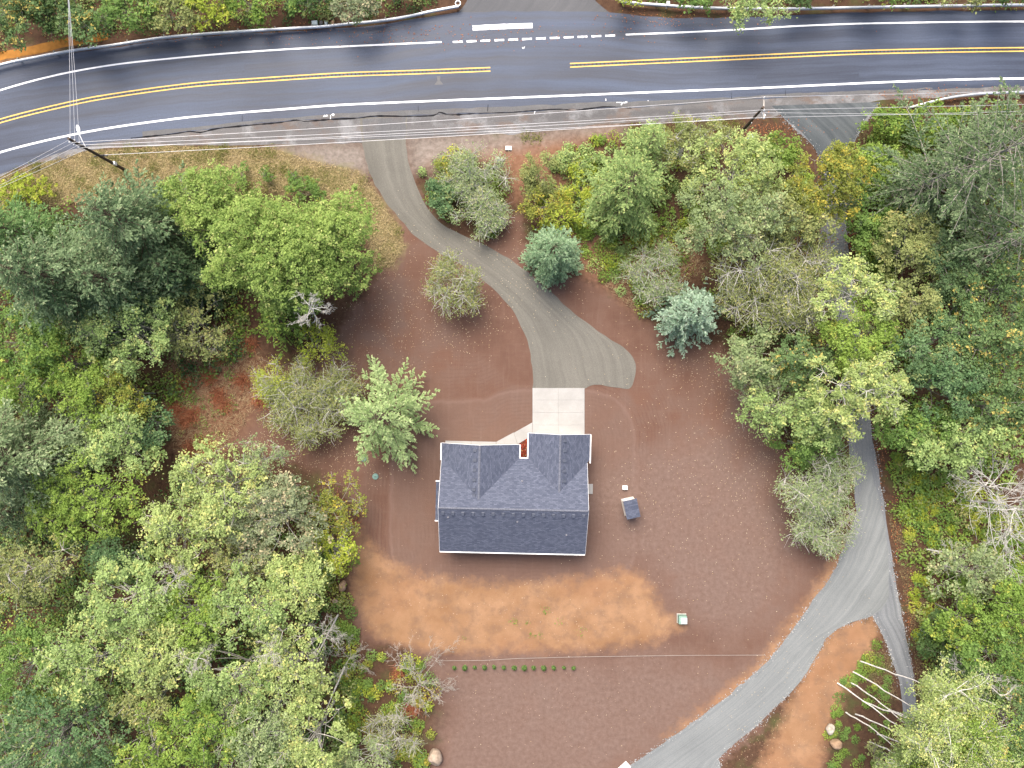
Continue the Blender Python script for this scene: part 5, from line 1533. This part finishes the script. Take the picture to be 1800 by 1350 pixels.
# --- right woods
for a in [
    (1690, 300, 150, 18, 'hemlock', 'huge grey green conifer with pale bare branches at the upper right', .42),
    (1780, 420, 120, 17, 'hemlock', 'grey green drooping conifer on the right edge', .42),
    (1610, 330, 84, 13, 'hemlock', 'grey green conifer next to the right shrubs of the lane', .35),
    (1770, 235, 90, 14, 'hemlock', 'grey green conifer near the lower right guardrail', .40)]:
    conifer(*a[:6], droop=a[6], per=7, dens=1.7, needle=.24, bare=.30, bark='bark_grey', group=GR, shape=.55, var=.38, spray=.24, whorls=13, name='conifer_tree')
for a in [
    (1560, 215, 40, 3, 'bright', 'bright green shrub right of the lane mouth', 30, 1.2, .2),
    (1640, 215, 46, 3, 'bright', 'bright green shrub below the short guardrail', 32, 1.2, .2),
    (1535, 300, 40, 4, 'lime', 'yellow green shrub along the upper lane, right side', 52, 1.1, .3),
    (1540, 400, 46, 5, 'mid', 'green shrub along the lane opposite the golden tree', 60, 1.1, .3),
    (1590, 440, 62, 9, 'olive', 'olive tree below the grey conifers beside the lane', 56, 1.0, .5),
    (1660, 470, 60, 9, 'dusky', 'dark tree under the grey conifers', 50, 1.0, .5),
    (1585, 540, 62, 10, 'olive', 'olive tree right of the overhanging pale tree', 50, .9, .7),
    (1745, 510, 62, 11, 'maple', 'yellow flecked maple at the right edge below the conifers', 48, 1.0, .5),
    (1625, 615, 66, 11, 'teal', 'dark blue green maple right of the lane', 54, 1.0, .3),
    (1690, 590, 58, 12, 'maple', 'maple with yellow tips right of the dark blue green maple', 54, 1.0, .3),
    (1765, 610, 64, 12, 'maple', 'large yellow speckled maple on the right edge', 72, 1.0, .3),
    (1660, 680, 66, 11, 'teal', 'second dark blue green tree below the first on the right', 48, 1.0, .3),
    (1750, 715, 66, 11, 'maple', 'yellow flecked tree on the right edge above the dead trees', 56, 1.0, .4),
    (1610, 760, 62, 8, 'mid', 'mid green tree beside the lane below the overhanging tree', 46, 1.1, .3),
    (1690, 780, 80, 10, 'light', 'wide light green maple above the yellow scrub', 52, 1.1, .3),
    (1700, 1010, 66, 6, 'grey', 'grey green sparse tree below the yellow scrub', 44, .8, .8),
    (1770, 1060, 66, 8, 'bright', 'fresh green tree on the right edge below the dead trees', 54, 1.1, .3),
    (1690, 1085, 56, 7, 'bright', 'bright green tree right of the lane fork', 48, 1.1, .3),
    (1640, 1120, 44, 4, 'dark', 'dark green shrub beside the leaning dead tree', 42, 1.2, .2),
    (1745, 1150, 66, 8, 'mid', 'green tree beneath the leaning dead branches at the right', 60, 1.1, .3),
    (1690, 1200, 50, 7, 'dark', 'dark tree between birch crowns and leaning dead tree', 50, 1.1, .2),
    (1775, 1265, 60, 9, 'maple', 'yellow flecked tree on the right edge near the bottom', 64, 1.0, .4),
    (1790, 1345, 56, 9, 'mid', 'green tree in the bottom right corner', 44, 1.0, .3),
    (1560, 1330, 46, 2, 'olive', 'low twiggy shrub at the bottom below the birch stems', 30, .6, .9)]:
    low = a[3] <= 5
    broad(*a[:6], ry=a[6], dens=a[7], twig=a[8], leaf=.22, group=GB if low else GR, cat='shrub' if low else 'tree', name='shrub' if low else ('maple_tree' if a[4] in ('maple', 'teal') else 'broadleaf_tree'))
for a in [
    (1745, 860, 80, 9, 'large bare white tree leaning off the right edge, upper one', (1690, 845), .11),
    (1790, 895, 110, 10, 'large bare white tree on the right edge, middle one with many twigs', (1700, 880), .12),
    (1790, 945, 60, 7, 'bare white tree on the right edge, lower one', (1740, 930), .08),
    (1745, 1215, 62, 9, 'bare dead tree leaning across the green trees at lower right', (1650, 1110), .13),
    (1700, 975, 30, 2.5, 'short broken white snag in the yellow scrub', (1625, 965), .08)]:
    dead(*a[:5], base=a[5], nmain=11, trunk_r=a[6])
for a in [
    (1513, 1162, 1690, 1215, 13, 60, 'pale', 'uppermost leaning white birch crossing the end of the lane'),
    (1500, 1181, 1665, 1275, 14, 62, 'pale', 'second leaning white birch from the top'),
    (1474, 1201, 1640, 1322, 14, 62, 'pale', 'longest leaning white birch starting at the orange clay'),
    (1518, 1234, 1720, 1300, 14, 64, 'lime', 'thick leaning white birch in the middle of the clump'),
    (1487, 1252, 1600, 1345, 10, 46, 'light', 'leaning birch nearest the pale boulder'),
    (1504, 1255, 1660, 1348, 12, 54, 'lime', 'thin leaning birch below the thick one'),
    (1528, 1305, 1640, 1362, 11, 50, 'lime', 'lowest leaning birch at the bottom edge'),
    (1495, 1200, 1625, 1300, 12, 40, 'light', 'thin birch stem between the second and the longest one'),
    (1540, 1290, 1690, 1352, 12, 48, 'pale', 'birch stem rising near the bottom edge right of the tan boulder'),
    (1560, 1245, 1750, 1345, 14, 60, 'pale', 'hindmost birch with its crown near the bottom right corner')]:
    birch(*a)

# --- row of thirteen seedlings: one mesh, copied
g0 = np.random.default_rng(77)
nS = 260
hS = g0.uniform(.05, .62, nS); aS = g0.uniform(0, 6.28, nS); rS = .26 * (1 - hS / .75) ** .6 * g0.uniform(.5, 1.1, nS)
CS = np.c_[rS * np.cos(aS), rS * np.sin(aS), hS]
VS, FS = leaf_cards(CS, np.c_[np.cos(aS), np.sin(aS), np.full(nS, .7)] + g0.normal(0, .3, (nS, 3)), .12, .07, g0)
cS = np.repeat(np.array((.11, .19, .05)) * g0.uniform(.6, 1.6, (nS, 1)), 4, 0)
seed_crown = np_mesh('seedling_crown', VS, FS, cS)
wdS = Wood(); wdS.add(np.array([[[0, 0, 0], [0, 0, .3], [0, 0, .58]]]), np.array([[.02, .014, .005]]), 5)
seed_trunk = wdS.mesh('seedling_trunk')
seed_trunk.materials.append(M['bark_brown']); seed_crown.materials.append(M['leaf'])
ordn = ['leftmost', 'second', 'third', 'fourth', 'fifth', 'sixth', 'seventh', 'eighth', 'ninth', 'tenth', 'eleventh', 'twelfth', 'rightmost']
for i in range(13):
    px = 798.5 + i * (1008 - 798.5) / 12; x, y = W(px + random.uniform(-1, 1), 1174.5 + random.uniform(-.6, .9), .3)
    e = empty('seedling', (x, y, 0), random.uniform(0, 6)); sc = random.uniform(.75, 1.2); e.scale = (sc, sc * random.uniform(1, 1.2), sc)
    for nm, me in (('trunk', seed_trunk), ('crown', seed_crown)):
        o = bpy.data.objects.new(nm, me); col.objects.link(o); o.parent = e
    tag(e, (ordn[i] if i in (0, 12) else ordn[i] + ' from the left') + ' of the thirteen small green seedlings in a row', 'seedling', 'seedling row')

# --- small green bushes on the verge
for (px, py, r, lab) in ((425, 303, 16, 'small round dark green bush on the dry grass verge'), (470, 305, 12, 'small green tuft right of the round bush on the verge'), (545, 340, 46, 'dark green low shrub between verge grass and lime cedars'),
                         (40, 335, 60, 'yellow green low bush at the left end of the verge'), (520, 312, 12, 'tiny green tuft on the verge nearest the pale dust')):
    broad(px, py, r, 1.3 if r < 40 else 1.8, 'mid' if r != 60 else 'ylime', lab, name='shrub', cat='shrub', group='bushes on the verge', ry=r * (.5 if r > 40 else 1), leaf=.15, dens=1.1, clump=.25, twig=.2)

# --- uncountable low growth
ROADS = [[(1440, 285), (1500, 285), (1545, 820), (1580, 1000), (1625, 1250), (1565, 1250), (1520, 1000), (1490, 820)]]
undergrowth('left_undergrowth', [[(-80,380),(60,370),(300,360),(420,420),(440,600),(330,680),(290,780),(200,820),(60,960),(-80,960)],
                                 [(-80,960),(150,930),(240,960),(300,860),(380,830),(560,860),(600,960),(615,1120),(640,1250),(600,1420),(-80,1420)]], 40,
            ['dark', 'bright', 'mid', 'dusky', 'olive'], 'dense green undergrowth covering the floor of the left woods', 'undergrowth', .4, 1.6, (.7, 1.7), .27, 21)
undergrowth('yard_edge_thicket', [[(600,1135),(700,1142),(765,1165),(765,1220),(760,1290),(730,1330),(650,1340),(600,1340),(590,1220)], [(575,965),(625,985),(632,1130),(590,1140),(570,1060)], [(700,1300),(760,1310),(745,1360),(690,1360)]], 110,
            ['ylime', 'bright', 'yellow', 'mid'], 'yellow green thicket along the left edge of the lower yard', 'undergrowth', .4, 1.2, (.5, 1.1), .19, 22)
undergrowth('north_undergrowth', [[(-60,95),(120,60),(300,55),(560,40),(700,22),(790,0),(790,-60),(-60,-60)], [(1095,-2),(1300,8),(1800,4),(1900,4),(1900,-60),(1080,-60)]], 45,
            ['mid', 'olive', 'dark', 'dark', 'mid'], 'roadside undergrowth behind the top guardrails', 'undergrowth', .3, 1.2, (.6, 1.3), .22, 23)
undergrowth('north_wood', [[(-140,-50),(300,-55),(800,-60),(820,-330),(-140,-330)], [(1060,-50),(1940,-50),(1940,-330),(1040,-330)]], 13,
            ['mid', 'dark', 'olive', 'maple'], 'woodland mass beyond the top edge north of the road', 'woods', 2.0, 5.5, (1.4, 3.0), .40, 43)
undergrowth('middle_thicket', [[(1000,330),(1180,380),(1240,440),(1190,480),(1140,550),(1110,540),(1040,480),(1010,430)], [(735,300),(800,265),(880,290),(890,400),(860,420),(790,395),(750,350)], [(910,300),(1000,260),(1090,235),(1180,225),(1280,235),(1330,250),(1420,270),(1430,420),(1260,450),(1190,400),(1100,440),(1060,490),(1020,470),(1000,380),(930,370)]], 95,
            ['light', 'lime', 'ylime', 'bright', 'light'], 'mixed green thicket between the driveway and the lane', 'undergrowth', .25, 1.0, (.5, 1.15), .18, 24)
undergrowth('grove_undergrowth', [[(1230,500),(1480,440),(1480,560),(1505,740),(1480,800),(1380,800),(1300,640)], [(1400,860),(1490,790),(1495,900),(1430,950)], [(1110,520),(1160,560),(1230,580),(1160,500)]], 40,
            ['mid', 'olive', 'dark', 'bright'], 'undergrowth beneath the right grove beside the lane', 'undergrowth', .3, .9, (.4, 1.0), .2, 25)
undergrowth('right_undergrowth', [[(1545,200),(1640,195),(1800,185),(1900,185),(1900,1450),(1640,1450),(1640,1230),(1610,1060),(1580,900),(1560,800),(1530,620),(1515,470),(1500,300)]], 42,
            ['bright', 'mid', 'lime', 'olive'], 'green undergrowth covering the floor of the right woods', 'undergrowth', .3, 1.4, (.6, 1.5), .26, 26, avoid=ROADS)
undergrowth('yellow_scrub', [[(1570,800),(1640,830),(1740,860),(1800,900),(1800,1000),(1700,990),(1640,990),(1600,960),(1580,880)], [(1590,1000),(1640,1010),(1650,1100),(1620,1160),(1605,1080)]], 150,
            ['ylime', 'ylime', 'bright'], 'yellow green scrub beside the lower lane', 'undergrowth', .2, .7, (.4, .9), .18, 27, avoid=ROADS)
undergrowth('birch_ground_cover', [[(1480,1190),(1540,1130),(1560,1180),(1560,1300),(1540,1360),(1450,1370),(1450,1260)]], 130,
            ['mid', 'bright', 'bright'], 'low green ground cover around the feet of the leaning birches', 'undergrowth', .08, .35, (.3, .8), .15, 28)
undergrowth('clay_weeds', [[(955,1062),(974,1062),(974,1078),(955,1078)], [(898,1085),(930,1087),(928,1100),(898,1098)], [(979,1086),(992,1086),(992,1096),(979,1096)], [(812,1118),(824,1118),(824,1126),(812,1126)], [(925,1114),(955,1110),(955,1122),(925,1122)], [(1015,1104),(1028,1104),(1026,1122),(1015,1122)], [(745,1148),(775,1148),(775,1165),(745,1165)]], 45,
            ['bright'], 'small patches of green weeds on the orange clay', 'weeds', .03, .1, (.15, .5), .12, 29)
undergrowth('brush_weeds', [[(300,620),(430,590),(470,650),(400,760),(310,790)], [(1090,430),(1190,410),(1230,470),(1150,540)]], 14,
            ['mid', 'olive', 'bright'], 'green weeds growing through the reddish brush piles', 'weeds', .1, .5, (.3, .7), .17, 30)
blades('verge_grass', [GRASS], 110, (.24, .185, .085), (.50, .40, .22), 'dry tan grass on the verge below the road', 'grass', .15, .5, .045, 31, .8)
blades('verge_green_grass', [GRASS, GRASS, [(900,240),(1090,225),(1300,215),(1300,235),(1100,250),(920,260)]], 26, (.10, .12, .03), (.22, .22, .06), 'green and olive grass tufts mixed into the verge', 'grass', .15, .45, .05, 32, .7, .25)
undergrowth('lane_hedge', [[(1500,290),(1545,215),(1600,200),(1660,205),(1600,300),(1570,420),(1560,520),(1515,480),(1500,380)]], 90,
            ['bright', 'lime', 'ylime', 'mid'], 'bright green hedge growth along the right side of the upper lane', 'undergrowth', .5, 1.4, (.5, 1.1), .19, 41)
blades('red_brush', [TWIG, [(1085,430),(1180,400),(1245,470),(1180,540),(1120,550)], [(590,880),(625,890),(620,940),(590,930)], [(690,1180),(760,1190),(770,1240),(700,1250)]], 28, (.20, .055, .028), (.36, .16, .085), 'reddish brown fern and brush litter in the clearings', 'brush', .4, 1.3, .05, 33, .95, .12)
blades('tan_brush', [TWIG, TWIG2], 26, (.26, .19, .10), (.38, .30, .18), 'tan dead grass among the reddish brush', 'brush', .2, .7, .04, 34, .95)
blades('lane_verge_grass', [[(1560,900),(1610,960),(1640,1100),(1650,1220),(1615,1220),(1600,1100)], [(1535,1120),(1560,1150),(1580,1230),(1540,1230),(1520,1160)]], 55, (.17, .13, .06), (.30, .25, .13), 'thin dry grass along the lower lane', 'grass', .1, .35, .04, 35, .9)
leaf_litter('fallen_leaves', [(1330, 720, 60, 90, 1100), (1400, 830, 50, 80, 500), (1250, 640, 60, 40, 420), (1200, 780, 110, 120, 420), (800, 560, 55, 40, 420), (660, 570, 50, 50, 320), (600, 800, 70, 40, 700), (480, 780, 60, 30, 350),
                             (830, 480, 80, 50, 260), (960, 500, 50, 40, 150), (1180, 950, 120, 90, 320), (700, 500, 40, 60, 220), (900, 400, 40, 40, 150), (1000, 1080, 220, 40, 120), (1000, 1240, 200, 60, 90), (330, 900, 60, 30, 250), (1420, 1180, 60, 60, 200), (1340, 1300, 40, 40, 160)],
            (.36, .26, .13), (.52, .45, .33), 'pale yellow fallen leaves scattered over the yard soil', 5, .075)
leaf_litter('red_leaf_litter', [(600, 60, 300, 12, 500), (1180, 30, 60, 10, 160), (1430, 430, 20, 50, 500), (1500, 430, 8, 60, 300), (1550, 780, 6, 40, 160), (1575, 930, 5, 40, 120), (1598, 1060, 6, 40, 120), (1340, 230, 40, 10, 250), (1640, 170, 60, 8, 200)],
            (.22, .07, .035), (.36, .16, .07), 'rust coloured leaf litter along the lane and road edges', 6, .12)
